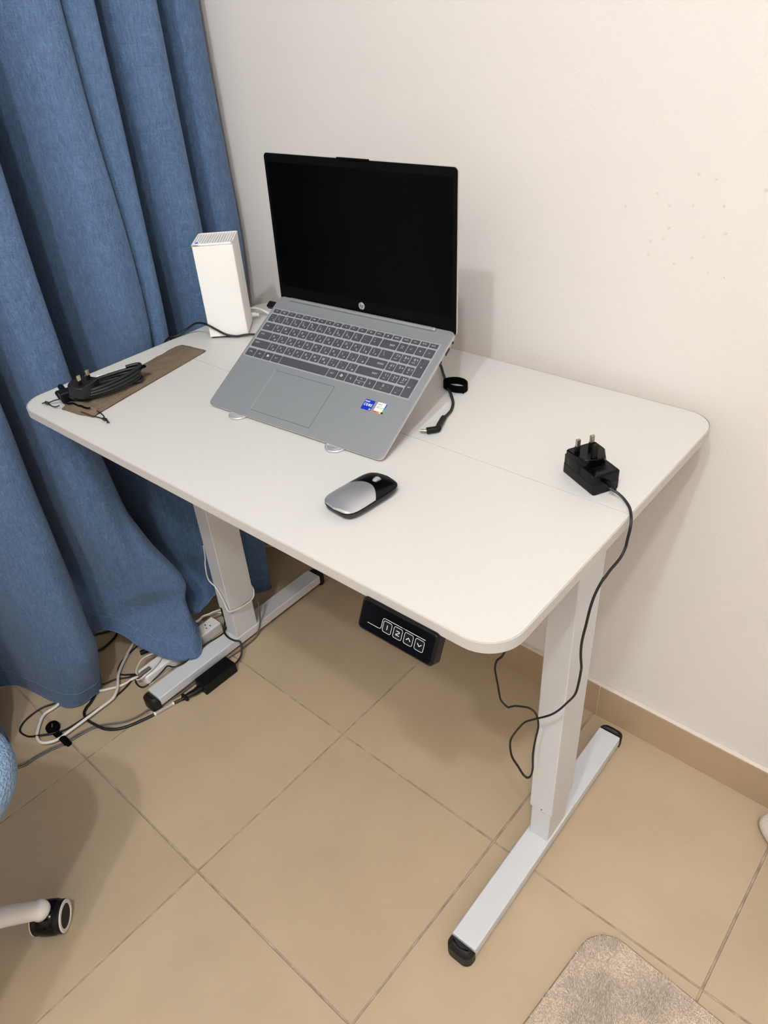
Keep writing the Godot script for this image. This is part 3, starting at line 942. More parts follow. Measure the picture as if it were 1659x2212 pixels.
func build_keys(t: Node3D) -> void:
	var mm := 0.001
	var p := 18.73
	# function row
	var fx := [[8.0, 23.4]]
	for i in 15: fx.append([25.0 + i * 16.95, 40.2 + i * 16.95])
	fx.append([280.4, 295.2]); fx.append([297.0, 312.0]); fx.append([313.9, 328.8]); fx.append([330.4, 345.6])
	var fl := ["esc", "f1", "f2", "f3", "f4", "f5", "f6", "f7", "f8", "f9", "f10", "f11", "f12", "prt sc", "", "delete", "home", "end", "pg up", "pg dn"]
	for i in 20:
		var c: float = (fx[i][1] - fx[i][0]) * 0.5
		var mk := []
		if i >= 1 and i <= 12:
			mk = [["t", fl[i], 1.5, 2.6, 2.2]]
			var icons := [[-1.6, -1, 1.6, -1, 1.6, 1, -1.6, 1, -1.6, -1], [-1, 0, 1, 0], [-1.4, 0, 1.4, 0, 0, 0, 0, -1.3, 0, 1.3], [-1.3, 0, 1.3, 0], [-1.8, -.8, 1.8, -.8, 1.8, .8, -1.8, .8, -1.8, -.8], [-1.2, -.6, -.4, -.6, .5, -1.2, .5, 1.2, -.4, .6, -1.2, .6], [-1.2, -.6, -.4, -.6, .5, -1.2, .5, 1.2, -.4, .6, -1.2, .6], [-1.4, -.6, -.6, -.6, .3, -1.2, .3, 1.2, -.6, .6, -1.4, .6], [1.3, -1, -.2, 0, 1.3, 1], [-1.4, -1, -.3, 0, -1.4, 1], [-1.3, -1, .2, 0, -1.3, 1], [-.9, -.9, .9, -.9, .9, .9, -.9, .9, -.9, -.9]]
			mk.append(["l", icons[i - 1], 0.5, c + 0.6, 4.3])
		elif i == 14:
			mk = [["l", [-1.2, -.5, -.7, .9, .7, .9, 1.2, -.5, .7, -1.1], 0.5, c, 4.0], ["l", [0, -1.6, 0, 0], 0.5, c, 4.0]]
		else:
			mk = [["t", fl[i], 2.0, c, 4.0]]
		key(t, fx[i][0] * mm, 29.2 * mm, fx[i][1] * mm, 37.2 * mm, mk)
	# number row
	var n0 := [["~", "`", "thal"], ["!", "1", "n1"], ["@", "2", "n2"], ["#", "3", "n3"], ["$", "4", "n4"], ["%", "5", "n5"], ["^", "6", "n6"], ["&", "7", "n7"], ["*", "8", "n8"], ["(", "9", "n9"], [")", "0", "n0"], ["_", "-", ""], ["+", "=", ""]]
	for i in 13:
		var a := 8.2 if i == 0 else 23.2 + (i - 1) * p
		var b := 21.4 if i == 0 else a + 16.8
		key(t, a * mm, 40.0 * mm, b * mm, 55.4 * mm, [["t", n0[i][0], 3.0, 5.2, 4.4], ["t", n0[i][1], 3.9, 6.8, 9.0], ["p", n0[i][2], 3.0, 11.6, 11.8]])
	key(t, 248.1 * mm, 40.0 * mm, 278.8 * mm, 55.4 * mm, [["t", "BKSP", 2.9, 26.0, 8.2, 1.0]])
	# letter rows
	var rq := [["Q", "dad"], ["W", "sad"], ["E", "tha"], ["R", "qaf"], ["T", "fa"], ["Y", "ghain"], ["U", "ain"], ["I", "ha"], ["O", "kha"], ["P", "hah"], ["[", "jim"], ["]", "dal"]]
	key(t, 8.3 * mm, 58.9 * mm, 31.0 * mm, 74.2 * mm, [["t", "TAB", 2.7, 5.0, 6.6, 0.0]])
	for i in 12: letter(t, 32.6 + i * p, 58.9, 74.2, rq[i][0], rq[i][1], "{" if i == 10 else ("}" if i == 11 else ""))
	key(t, 257.0 * mm, 58.9 * mm, 278.8 * mm, 74.2 * mm, [["t", "|", 3.0, 6.0, 4.4], ["t", "\\", 3.6, 8.0, 9.0]])
	var ra := [["A", "shin"], ["S", "sin"], ["D", "ya"], ["F", "ba"], ["G", "lam"], ["H", "alif"], ["J", "ta"], ["K", "nun"], ["L", "mim"], [";", "kaf"], ["'", "toh"]]
	key(t, 8.4 * mm, 77.6 * mm, 35.9 * mm, 92.6 * mm, [["t", "CAPS", 2.7, 5.0, 5.6, 0.0]])
	for i in 11: letter(t, 37.4 + i * p, 77.6, 92.6, ra[i][0], ra[i][1], ":" if i == 9 else ("\"" if i == 10 else ""))
	key(t, 243.2 * mm, 77.6 * mm, 278.8 * mm, 92.6 * mm, [["t", "ENTER", 2.9, 31.0, 7.2, 1.0]])
	var rz := [["Z", "yahamza"], ["X", "hamza"], ["C", "wawhamza"], ["V", "ra"], ["B", "lamalif"], ["N", "alifmaq"], ["M", "tamarb"], [",", "waw"], [".", "zay"], ["/", "zah"]]
	key(t, 8.6 * mm, 96.1 * mm, 45.1 * mm, 111.0 * mm, [["t", "SHIFT", 2.7, 5.0, 5.4, 0.0]])
	for i in 10: letter(t, 46.6 + i * p, 96.1, 111.0, rz[i][0], rz[i][1], "<" if i == 7 else (">" if i == 8 else ("?" if i == 9 else "")))
	key(t, 234.0 * mm, 96.1 * mm, 278.8 * mm, 111.0 * mm, [["t", "SHIFT", 2.9, 40.0, 7.6, 1.0]])
	# bottom row
	var zb0 := 114.8
	var zb1 := 130.0
	key(t, 8.2 * mm, zb0 * mm, 27.0 * mm, zb1 * mm, [["t", "CTRL", 2.5, 9.4, 6.8]])
	key(t, 28.5 * mm, zb0 * mm, 46.8 * mm, zb1 * mm, [["t", "FN", 2.5, 9.2, 7.2]])
	key(t, 48.2 * mm, zb0 * mm, 65.6 * mm, zb1 * mm, [["l", [-1.7, -1, -.4, -1], 1.6, 8.7, 7.0], ["l", [.4, -1, 1.7, -1], 1.6, 8.7, 7.0], ["l", [-1.7, 1.1, -.4, 1.1], 1.6, 8.7, 7.0], ["l", [.4, 1.1, 1.7, 1.1], 1.6, 8.7, 7.0]])
	key(t, 67.0 * mm, zb0 * mm, 84.6 * mm, zb1 * mm, [["t", "ALT", 2.5, 8.8, 7.2]])
	key(t, 86.0 * mm, zb0 * mm, 185.6 * mm, zb1 * mm, [])
	key(t, 187.0 * mm, zb0 * mm, 204.8 * mm, zb1 * mm, [["t", "ALT", 2.8, 8.9, 7.2]])
	key(t, 206.4 * mm, zb0 * mm, 223.4 * mm, zb1 * mm, [["l", [-1.2, 1.2, -2.0, .6, -1.1, -1.8, .2, -1.8], 1.3, 8.4, 7.2], ["l", [1.2, -1.2, 2.0, -.6, 1.1, 1.8, -.2, 1.8], 1.3, 8.4, 7.2]])
	key(t, 224.9 * mm, zb0 * mm, 242.2 * mm, zb1 * mm, [["l", [1.0, -2.0, -1.0, 0, 1.0, 2.0], 0.6, 8.6, 7.6]])
	key(t, 243.8 * mm, zb0 * mm, 260.6 * mm, 121.9 * mm, [["l", [-1.9, .9, 0, -.9, 1.9, .9], 0.6, 8.4, 3.6]])
	key(t, 243.8 * mm, 122.9 * mm, 260.6 * mm, zb1 * mm, [["l", [-1.9, -.9, 0, .9, 1.9, -.9], 0.6, 8.4, 3.5]])
	key(t, 262.2 * mm, zb0 * mm, 279.0 * mm, zb1 * mm, [["l", [-1.0, -2.0, 1.0, 0, -1.0, 2.0], 0.6, 8.4, 7.6]])
	# number pad
	var nx := [280.6, 297.1, 313.7, 330.3]
	var nw := 15.2
	key(t, nx[0] * mm, 40.0 * mm, (nx[0] + nw) * mm, 55.4 * mm, [["t", "num", 1.9, 7.6, 6.0], ["t", "lock", 1.9, 7.6, 9.0]])
	key(t, nx[1] * mm, 40.0 * mm, (nx[1] + nw) * mm, 55.4 * mm, [["l", [-1.1, 1.8, 1.1, -1.8], 0.55, 7.6, 7.4]])
	key(t, nx[2] * mm, 40.0 * mm, (nx[2] + nw) * mm, 55.4 * mm, [["t", "*", 4.6, 7.6, 7.4]])
	key(t, nx[3] * mm, 40.0 * mm, (nx[3] + nw) * mm, 55.4 * mm, [["l", [-1.2, 0, 1.2, 0], 0.6, 7.6, 7.4]])
	var rows := [[58.9, 74.2, ["7", "8", "9"], ["home", "", "pg up"]], [77.6, 92.6, ["4", "5", "6"], ["", "", ""]], [96.1, 111.0, ["1", "2", "3"], ["end", "", "pg dn"]]]
	for r in rows:
		for i in 3:
			var mk := [["t", r[2][i], 4.4, 7.4, 5.6], ["p", "n" + r[2][i], 3.2, 12.0, 5.6]]
			if r[3][i]: mk.append(["t", r[3][i], 1.7, 7.4, 11.2])
			elif r[2][i] != "5": mk.append(["l", [-.9, 0, .9, 0, 0, -.6, -.9, 0], 0.5, 7.4, 11.2])
			key(t, nx[i] * mm, r[0] * mm, (nx[i] + nw) * mm, r[1] * mm, mk)
	key(t, nx[3] * mm, 58.9 * mm, (nx[3] + nw) * mm, 92.6 * mm, [["l", [-1.3, 0, 1.3, 0], 0.55, 7.6, 15.5], ["l", [0, -1.3, 0, 1.3], 0.55, 7.6, 15.5]])
	key(t, nx[3] * mm, 96.1 * mm, (nx[3] + nw) * mm, zb1 * mm, [["l", [1.9, -1.6, 1.9, 0.4, -1.9, 0.4], 0.55, 7.0, 16.0], ["l", [-.8, -.8, -1.9, 0.4, -.8, 1.6], 0.55, 7.0, 16.0]])
	key(t, nx[0] * mm, zb0 * mm, 312.1 * mm, zb1 * mm, [["t", "0", 4.4, 14.0, 5.4], ["t", "ins", 1.7, 13.0, 11.0], ["p", "n0", 4.0, 23.5, 5.4]])
	key(t, nx[2] * mm, zb0 * mm, (nx[2] + nw) * mm, zb1 * mm, [["t", ".", 4.4, 7.0, 6.4], ["t", ".", 4.4, 11.0, 6.4], ["t", "del", 1.7, 7.0, 11.4]])

func letter(t: Node3D, x: float, z0: float, z1: float, a: String, b: String, c: String) -> void:
	var mk := [["t", a, 4.0, 6.4, 5.8 if c == "" else 8.6], ["p", b, 3.4, 11.6, 11.2]]
	if c: mk.append(["t", c, 3.0, 5.2, 4.0])
	mk.append(["l", [-.3, 0, .3, 0], 0.5, 12.4, 3.6])
	key(t, x * 0.001, z0 * 0.001, (x + 16.8) * 0.001, z1 * 0.001, mk)

func build_stand() -> void:
	var fr := lap_frame()
	var t := thing("laptop_stand", "silver folding laptop stand whose round clips show under the laptop's front edge", "laptop stand")
	for s in [0.069, 0.273]:
		var m := M.new()
		m.xf = fr
		m.rbox(V(s, -0.0175, 0.105), V(0.016, 0.0060, 0.190), 0.002)
		var rail := obj("rail", m, mats.clip, t)
		# round foot of the clip on the desk, its lip in front of the laptop
		var ft: Vector3 = fr * V(s, 0.0, 0.2330)
		m = M.new()
		m.xf = Transform3D(Basis.IDENTITY, V(ft.x, YT + 0.0002, ft.z))
		m.lathe([P2(0, 0.0), P2(0.0158, 0.0), P2(0.0168, 0.0010), P2(0.0168, 0.0026), P2(0.0160, 0.0034), P2(0.0148, 0.0036), P2(0.0140, 0.0030), P2(0.0115, 0.0030), P2(0.0105, 0.0036), P2(0, 0.0036)], 40)
		obj("clip", m, mats.clip, rail)
		m = M.new()
		m.xf = fr
		m.rbox(V(s, -0.0138, 0.06), V(0.014, 0.0016, 0.05), 0.0004, 1)
		obj("pad", m, mats.rubber, rail)
		# front and rear legs meet the desk
		var top := fr * V(s, -0.019, 0.055)
		var back := V(top.x + 0.004, YT + 0.005, top.z + 0.02)
		m = M.new()
		m.tube([top, back], 0.0055, 10)
		m.rbox(back + V(0, -0.001, 0), V(0.014, 0.008, 0.016), 0.003)
		obj("leg", m, mats.clip, t)
		var fa := fr * V(s, -0.0195, 0.190)
		m = M.new()
		m.tube([fr * V(s, -0.0195, 0.10), V(fa.x, YT + 0.0045, fa.z - 0.02)], 0.005, 10)
		m.rbox(V(fa.x, YT + 0.0035, fa.z - 0.02), V(0.016, 0.007, 0.02), 0.003)
		obj("leg", m, mats.clip, t)
	var a := fr * V(0.069, -0.019, 0.10)
	var b := fr * V(0.273, -0.019, 0.10)
	var m2 := M.new()
	m2.tube([a, b], 0.005, 10)
	obj("crossbar", m2, mats.clip, t)

# ------------------------------------------------------------------ mouse
func mouse_grid(m: M, a0: Callable, a1: Callable, top: Callable, nu: int, nv: int) -> void:
	var half := func(a: float) -> float: return 0.0292 * pow(maxf(0.0, 1.0 - pow(absf(a), 6.0)), 1.0 / 2.8) * (1.0 - 0.03 * a)
	var pos := []
	for i in nu + 1:
		var l := []
		for j in nv + 1:
			var vv := -1.0 + 2.0 * j / nv
			var a: float = lerpf(a0.call(vv), a1.call(vv), float(i) / nu)
			l.append(V(vv * half.call(a), top.call(a, vv), -a * 0.0500))
		pos.append(l)
	for i in nu:
		for j in nv:
			var nn := []
			for q in [[i, j], [i + 1, j], [i + 1, j + 1], [i, j + 1]]:
				var ii: int = clampi(q[0], 1, nu - 1)
				var jj: int = clampi(q[1], 1, nv - 1)
				nn.append((pos[ii][jj + 1] - pos[ii][jj - 1]).cross(pos[ii + 1][jj] - pos[ii - 1][jj]).normalized() * -1.0)
			for q in 4: if nn[q].y < 0: nn[q] = -nn[q]
			m.quad(pos[i][j], pos[i + 1][j], pos[i + 1][j + 1], pos[i][j + 1], nn[0], nn[1], nn[2], nn[3])

func build_mouse() -> void:
	var t := thing("mouse", "low wireless mouse, silver at the back and glossy black at the front", "mouse", V(0.2318, YT, 0.4915), -0.068)
	var top := func(a: float, v: float) -> float: return 0.0125 + 0.0078 * (1.0 - pow(absf(v), 3.0) * 0.75) * (1.0 - pow(absf(a + 0.1), 2.6) * 0.62) - 0.003 * maxf(0.0, absf(a) - 0.85)
	var m := M.new()
	mouse_grid(m, func(v: float) -> float: return -1.0, func(v: float) -> float: return 0.30 - 0.34 * v * v, top, 26, 22)
	obj("palm_shell", m, mats.silver, t, "brushed silver rear shell")
	m = M.new()
	mouse_grid(m, func(v: float) -> float: return 0.312 - 0.34 * v * v, func(v: float) -> float: return 1.0, top, 26, 22)
	obj("button_shell", m, mats.gloss_black, t, "glossy black front shell")
	# lower body, set in below the shell
	var pl := PackedVector2Array()
	for k in 48:
		var a := TAU * k / 48
		pl.append(P2(signf(cos(a)) * pow(absf(cos(a)), 0.46) * 0.0288, signf(sin(a)) * pow(absf(sin(a)), 0.42) * 0.0494))
	m = M.new()
	m.prism(pl, 0.0105, 0.0128, 0.0004, 0.0004)
	obj("seam", m, mats.black, t)
	m = M.new()
	var lo := PackedVector2Array()
	for q in pl: lo.append(q * 0.975)
	m.prism(lo, 0.0004, 0.0106, 0.0005, 0.006)
	obj("underside", m, mat(Color(0.13, 0.13, 0.135), 0.45), t)
	m = M.new()
	m.xf = Transform3D(Basis(Vector3.FORWARD, PI / 2), V(0, 0.0150, -0.0285))
	m.lathe([P2(0.0, -0.0036), P2(0.0058, -0.0036), P2(0.0072, -0.0022), P2(0.0074, 0.0), P2(0.0072, 0.0022), P2(0.0058, 0.0036), P2(0.0, 0.0036)], 28, true)
	obj("scroll_wheel", m, mats.wheel_grey, t)

# ------------------------------------------------------------------ plug-in adapter on the desk
func build_adapter() -> void:
	var t := thing("power_adapter", "black plug-in power adapter lying prongs up near the desk's right edge", "power adapter", V(0.4482, YT, 0.2745), -0.4577)
	var m := M.new()
	m.prism(rrect(-0.0350, -0.0200, 0.0350, 0.0200, 0.0035, 4), 0.0003, 0.0148, 0.0004, 0.0015)
	obj("lower_case", m, mats.black, t)
	m = M.new()
	m.prism(rrect(-0.0348, -0.0198, 0.0348, 0.0198, 0.0035, 4), 0.0150, 0.0300, 0.0022, 0.0004)
	obj("upper_case", m, mats.gloss_black, t)
	m = M.new()
	var pl := PackedVector2Array([P2(-.0275, -.0195), P2(-.0262, -.0222), P2(-.0235, -.0232), P2(-.0080, -.0232), P2(-.0045, -.0228), P2(-.0020, -.0212), P2(.0115, -.0125), P2(.0138, -.0098), P2(.0143, -.0060), P2(.0140, .0010), P2(.0125, .0085), P2(.0092, .0165), P2(.0040, .0198), P2(-.0020, .0212), P2(-.0235, .0232), P2(-.0262, .0225), P2(-.0275, .0200)])
	m.prism(pl, 0.0290, 0.0402, 0.0014)
	var pf := obj("plug_face", m, mats.gloss_black, t)
	m = M.new()
	m.prism(rrect(-0.0272, -0.0212, 0.0060, 0.0212, 0.006, 4), 0.0180, 0.0300, 0.0)
	obj("plug_neck", m, mats.gloss_black, t)
	for z in [0.0134, -0.0086]:
		m = M.new()
		m.rbox(V(-0.0156, 0.0440, z), V(0.0043, 0.0090, 0.0064), 0.0004, 1)
		obj("prong_sleeve", m, mats.black, pf)
		m = M.new()
		m.rbox(V(-0.0156, 0.0532, z), V(0.0040, 0.0105, 0.0062), 0.0009, 2)
		obj("prong", m, mats.pin, pf, "bare metal prong")
	m = M.new()
	m.rbox(V(0.0066, 0.0490, 0.0026), V(0.0044, 0.0190, 0.0080), 0.0007, 1)
	obj("earth_prong", m, mats.black, pf)
	m = M.new()
	for k in 5: m.rbox(V(0.0165 + k * 0.0022, 0.0301, 0.002), V(0.0007, 0.0004, 0.024 - k * 0.002), 0.0001, 1)
	obj("moulded_print", m, mats.black, t)
	m = M.new()
	for k in 5: m.bar(V(0.0345 + k * 0.0030, 0.0155 - k * 0.0006, -0.0015), V(0.0366 + k * 0.0030, 0.0151 - k * 0.0006, -0.0015), 0.0036 - k * 0.0003, 12)
	m.bar(V(0.034, 0.0156, -0.0015), V(0.050, 0.0125, -0.0015), 0.0023, 10)
	obj("strain_relief", m, mats.black, t)
	var pts := [V(.487, .7995, .2965), V(.498, .7965, .2965), V(.509, .7925, .299), V(.521, .7890, .3075), V(.531, .7870, .323), V(.5345, .7780, .330), V(.5350, .764, .334), V(.535, .750, .337), V(.535, .741, .349), V(.535, .739, .373), V(.535, .735, .391), V(0.5404, 0.7487, 0.4040), V(0.5367, 0.7295, 0.4120), V(0.5339, 0.7067, 0.4150), V(0.5308, 0.6733, 0.4140), V(0.5271, 0.6410, 0.4110), V(0.5255, 0.6119, 0.4060), V(0.5249, 0.5790, 0.3970), V(.522, .563, .390), V(.521, .538, .390), V(.518, .512, .390), V(.508, .487, .390), V(.496, .461, .390), V(.483, .440, .390), V(.457, .410, .390), V(.442, .391, .390), V(.428, .358, .390), V(.418, .326, .388), V(.417, .301, .386), V(.422, .281, .386), V(.434, .267, .386), V(.445, .254, .386), V(.453, .253, .386), V(.459, .265, .386), V(.461, .287, .386), V(.459, .320, .386), V(.460, .357, .384), V(.462, .389, .382), V(.459, .408, .382), V(.454, .417, .382), V(.443, .419, .382), V(.421, .409, .384), V(.414, .404, .386), V(.409, .401, .388), V(.398, .410, .390), V(.394, .422, .390), V(.390, .443, .390), V(.386, .462, .390), V(.384, .477, .390), V(.387, .494, .390), V(.396, .510, .390), V(.412, .56, .40), V(.425, .66, .42), V(.430, .752, .43)]
	m = M.new()
	m.xf = t.transform.affine_inverse()
	m.tube(smooth(pts, 6), 0.0020, 8, 0.8)
	obj("cord", m, mats.cord, t)

# ------------------------------------------------------------------ router
func build_router() -> void:
	var a := V(-0.402, YT, 0.251)      # front left foot
	var ang := atan2(0.684, 0.729)
	var t := thing("router", "tall white box-shaped internet router with a blue light and slatted top", "router", a, ang)
	var w := 0.0768
	var d := 0.0785
	var h := 0.1850
	var m := M.new()
	m.prism(rrect(0.0, -d, w, 0.0, 0.0025, 3), 0.004, h - 0.003, 0.0, 0.0006)
	# a rim leaves the top open for the slats
	for s in [[0.0, -0.0035, w, 0.0], [0.0, -d, w, -d + 0.0035], [0.0, -d, 0.0035, 0.0], [w - 0.0035, -d, w, 0.0]]:
		m.prism(PackedVector2Array([P2(s[0], s[1]), P2(s[2], s[1]), P2(s[2], s[3]), P2(s[0], s[3])]), h - 0.004, h, 0.0007)
	m.prism(rrect(0.0, -0.0150, 0.0150, 0.0, 0.001, 1), h - 0.004, h - 0.0002, 0.0004)
	obj("case", m, mats.white_plastic, t)
	for k in 14:
		m = M.new()
		var x := 0.0062 + k * 0.00495
		var z1 := -0.0155 if x < 0.0150 else -0.0035
		m.rbox(V(x, h - 0.0019, (-d + 0.003 + z1) * 0.5), V(0.0030, 0.0030, d - 0.003 + z1), 0.0004, 1)
		obj("slat", m, mats.white_plastic, t)
	m = M.new()
	m.xf = Transform3D(Basis.IDENTITY, V(0.0085, h - 0.0002, -0.0095))
	m.lathe([P2(0, 0.0007), P2(0.0026, 0.0006), P2(0.0033, 0.0)], 18)
	obj("status_light", m, mats.led, t, "glowing blue status light")
	m = M.new()
	m.prism(rrect(0.003, -d + 0.003, w - 0.003, -0.003, 0.002, 2), 0.0, 0.0042)
	obj("foot", m, mat(Color(0.22, 0.21, 0.20), 0.7), t)

# ------------------------------------------------------------------ pouch
func build_pouch() -> void:
	var t := thing("drawstring_pouch", "long flat brown suede drawstring pouch lying along the desk's left side", "pouch", V(-0.3635, YT, 0.4480), 0.202)
	# local z runs from the sewn end (-) to the drawn mouth (+)
	var m := M.new()
	var f := noise(14, 1.0, 2)
	var nu := 60
	var nv := 22
	var grid := []
	for i in nu + 1:
		var u := float(i) / nu
		var l := []
		for j in nv + 1:
			var v := -1.0 + 2.0 * j / nv
			var hw := 0.0350 + 0.0025 * sin(u * 7.0) * 0.3 + 0.0030 * smoothstep(0.8, 1.0, u)
			var z := -0.148 + u * 0.292
			var fall := 1.0 - pow(absf(v), 6.0)
			var ends := smoothstep(0.0, 0.05, u)
			var y := 0.0012 + 0.0070 * fall * (0.45 + 0.55 * ends)
			y += 0.0018 * f.get_noise_2d(u * 7.0, v * 1.4) * fall * (1.0 - smoothstep(0.88, 0.94, u)) + 0.0016 * fall * sin(v * 5.0 + u * 2.2) * smoothstep(0.35, 0.8, u)
			# gathered mouth lifts in a roll
			y += 0.0055 * exp(-pow((u - 0.950) / 0.032, 2.0)) * (0.9 + 0.1 * sin(v * 5.0)) * (1.0 - pow(absf(v), 8.0) * 0.6)
			z += 0.0012 * f.get_noise_2d(v * 1.5 + 20.0, u * 3.0) * smoothstep(0.85, 1.0, u) - 0.003 * absf(v) * smoothstep(0.9, 1.0, u)
			z += 0.0010 * sin(v * 4.0) * (1.0 - smoothstep(0.0, 0.06, u))
			l.append(V(v * hw, maxf(y, 0.0006), z))
		grid.append(l)
	for i in nu:
		for j in nv:
			var nn := []
			for q in [[i, j], [i + 1, j], [i + 1, j + 1], [i, j + 1]]:
				var a: Vector3 = grid[mini(q[0] + 1, nu)][q[1]] - grid[maxi(q[0] - 1, 0)][q[1]]
				var b: Vector3 = grid[q[0]][mini(q[1] + 1, nv)] - grid[q[0]][maxi(q[1] - 1, 0)]
				var c := b.cross(a).normalized()
				nn.append(-c if c.y < 0.0 else c)
			m.quad(grid[i][j], grid[i + 1][j], grid[i + 1][j + 1], grid[i][j + 1], nn[0], nn[1], nn[2], nn[3])
	m.fquad(V(-.0355, 0.0003, -.146), V(.0355, 0.0003, -.146), V(.0365, 0.0003, .138), V(-.0365, 0.0003, .138), Vector3.DOWN)
	for e in [0, nu]:
		for j in nv:
			var a: Vector3 = grid[e][j]
			var b: Vector3 = grid[e][j + 1]
			m.fquad(a, b, V(b.x, 0.0003, b.z), V(a.x, 0.0003, a.z), V(0, 0, -1.0 if e == 0 else 1.0))
	obj("bag", m, mats.suede, t)
	# dark slit of the mouth, rolled collar in front of it
	m = M.new()
	var sl := []
	for k in 13:
		var v := -0.82 + 1.62 * k / 12.0
		sl.append(V(v * 0.036, 0.0140 - 0.0012 * sin(k * 1.3), 0.1365 + 0.0012 * sin(k * 0.9)))
	m.tube(smooth(sl, 3), 0.0016, 6)
	obj("mouth", m, mats.velcro, t)
	m = M.new()
	var inv := t.transform.affine_inverse()
	m.xf = inv
	m.tube(smooth([V(-.389, .797, .584), V(-.400, .794, .591), V(-.408, .7905, .598), V(-.4155, .7895, .600), V(-.4185, .789, .606)], 5), 0.0010, 7)
	m.tube(smooth([V(-.376, .793, .595), V(-.383, .790, .5985), V(-.392, .789, .600), V(-.401, .789, .600), V(-.410, .7895, .600), V(-.419, .789, .603)], 5), 0.0010, 7)
	m.tube(smooth([V(-.409, .790, .598), V(-.412, .792, .601), V(-.409, .7915, .6035), V(-.4065, .790, .600), V(-.409, .790, .597)], 5), 0.0016, 7)
	obj("drawstring", m, mats.cord, t)
	m = M.new()
	m.xf = inv
	m.tube(smooth([V(-.333, .797, .575), V(-.326, .7955, .568), V(-.307, .792, .566), V(-.287, .790, .5665), V(-.274, .789, .5705), V(-.263, .789, .5735), V(-.254, .789, .5745)], 5), 0.0010, 7)
	m.tube(smooth([V(-.322, .793, .585), V(-.303, .790, .580), V(-.288, .789, .5755), V(-.274, .789, .573), V(-.263, .7893, .5725), V(-.256, .789, .577)], 5), 0.0010, 7)
	m.tube(smooth([V(-.272, .790, .572), V(-.270, .7922, .5745), V(-.267, .7915, .5765), V(-.2655, .790, .573), V(-.268, .790, .571)], 5), 0.0016, 7)
	obj("drawstring", m, mats.cord, t)

func build_power_cord() -> void:
	var t := thing("mains_lead", "coiled black mains cord with a three-prong plug resting on the brown pouch", "power cord")
	# plug lies on its back, prongs upward
	var m := M.new()
	var o := Transform3D(Basis(Vector3.UP, -1.21) * Basis(Vector3.RIGHT, -0.06), V(-0.3540, 0.8060, 0.5560))
	m.xf = o
	var pl := PackedVector2Array([P2(-.0240, -.0150), P2(-.0225, -.0185), P2(-.0190, -.0200), P2(.0190, -.0200), P2(.0225, -.0185), P2(.0240, -.0150), P2(.0235, .0040), P2(.0190, .0130), P2(.0110, .0185), P2(.0, .0205), P2(-.0110, .0185), P2(-.0190, .0130), P2(-.0235, .0040)])
	m.prism(pl, 0.0, 0.0220, 0.0020, 0.004)
	var pg := obj("plug", m, mats.plug, t)
	for s in [-1.0, 1.0]:
		m = M.new(); m.xf = o
		m.rbox(V(s * 0.0110, 0.0260, -0.008), V(0.0063, 0.0090, 0.0040), 0.0004, 1)
		obj("prong_sleeve", m, mats.black, pg)
		m = M.new(); m.xf = o
		m.rbox(V(s * 0.0110, 0.0352, -0.008), V(0.0062, 0.0095, 0.0038), 0.0008, 1)
		obj("prong", m, mats.brass_pin, pg, "bare brass-coloured prong")
	m = M.new(); m.xf = o
	m.rbox(V(0.0, 0.0226, 0.012), V(0.004, 0.002, 0.008), 0.0005, 1)
	obj("fuse_mark", m, mats.rubber, pg)
	# cloverleaf connector
	m = M.new()
	var co := Transform3D(Basis(Vector3.UP, -0.25), V(-0.3985, 0.7960, 0.5715))
	m.xf = co
	m.rbox(V(0.013, 0.004, -0.002), V(0.022, 0.0215, 0.024), 0.004)
	for q in [[0.0005, 0.0068], [-0.0015, -0.0080], [0.0100, -0.0008]]:
		m.bar(V(-0.0165, q[0], q[1]), V(0.004, q[0], q[1]), 0.0052, 14)
	obj("connector", m, mats.black, t)
	m = M.new()
	for q in [[0.0005, 0.0068], [-0.0015, -0.0080], [0.0100, -0.0008]]:
		m.bar(co * V(-0.0169, q[0], q[1]), co * V(-0.012, q[0], q[1]), 0.0022, 10)
	obj("socket_hole", m, mats.velcro, t)
	# four turns of cord: an elongated coil about the plug
	var c := V(-0.3500, 0.0, 0.5130)
	var ax := V(0.185, 0, -0.983).normalized()
	var sd := V(0.983, 0, 0.185)
	var pts := [V(-.384, .800, .572), V(-.380, .806, .566)]
	for k in 4 * 18 + 5:
		var a := TAU * k / 18.0 + 2.6
		var turn := k / 18.0
		var len := 0.062 + 0.003 * sin(turn * 5.0)
		var wid := 0.0300 - 0.0012 * absf(turn - 2.0) * 2.0 + 0.0015 * sin(turn * 7.0)
		var q: Vector3 = c + ax * (-cos(a) * len) + sd * (sin(a) * wid * (1.0 - 0.45 * (-cos(a) * 0.5 + 0.5)))
		q.y = 0.7990 + 0.0038 * turn + 0.0024 * (-cos(a) * 0.5 + 0.5) * (turn - 1.0) + 0.0010 * sin(k * 0.7)
		pts.append(q)
	m = M.new()
	m.tube(smooth(pts, 4), 0.0031, 10)
	obj("cord", m, mats.cord, t)
	m = M.new()
	m.rbox(V(-0.3345, 0.8185, 0.4560), V(0.0085, 0.0045, 0.028), 0.002)
	obj("tie", m, mats.velcro, t)
	m = M.new()
	m.xf = Transform3D(Basis(Vector3.UP, -0.45) * Basis(Vector3.BACK, -0.10), V(-0.3800, 0.8010, 0.5010))
	m.rbox(V(0, 0, 0), V(0.046, 0.0006, 0.024), 0.0002, 1)
	var pp := obj("paper_label", m, mats.paper, t, "small white paper label")
	var m3 := M.new()
	m3.xf = m.xf
	for k in 4: m3.line([P2(0.004, -0.006 + k * 0.004), P2(0.019 - 0.003 * (k % 2), -0.006 + k * 0.004)], 0.0008, 0.0003)
	obj("print", m3, mats.grey_cord, pp)

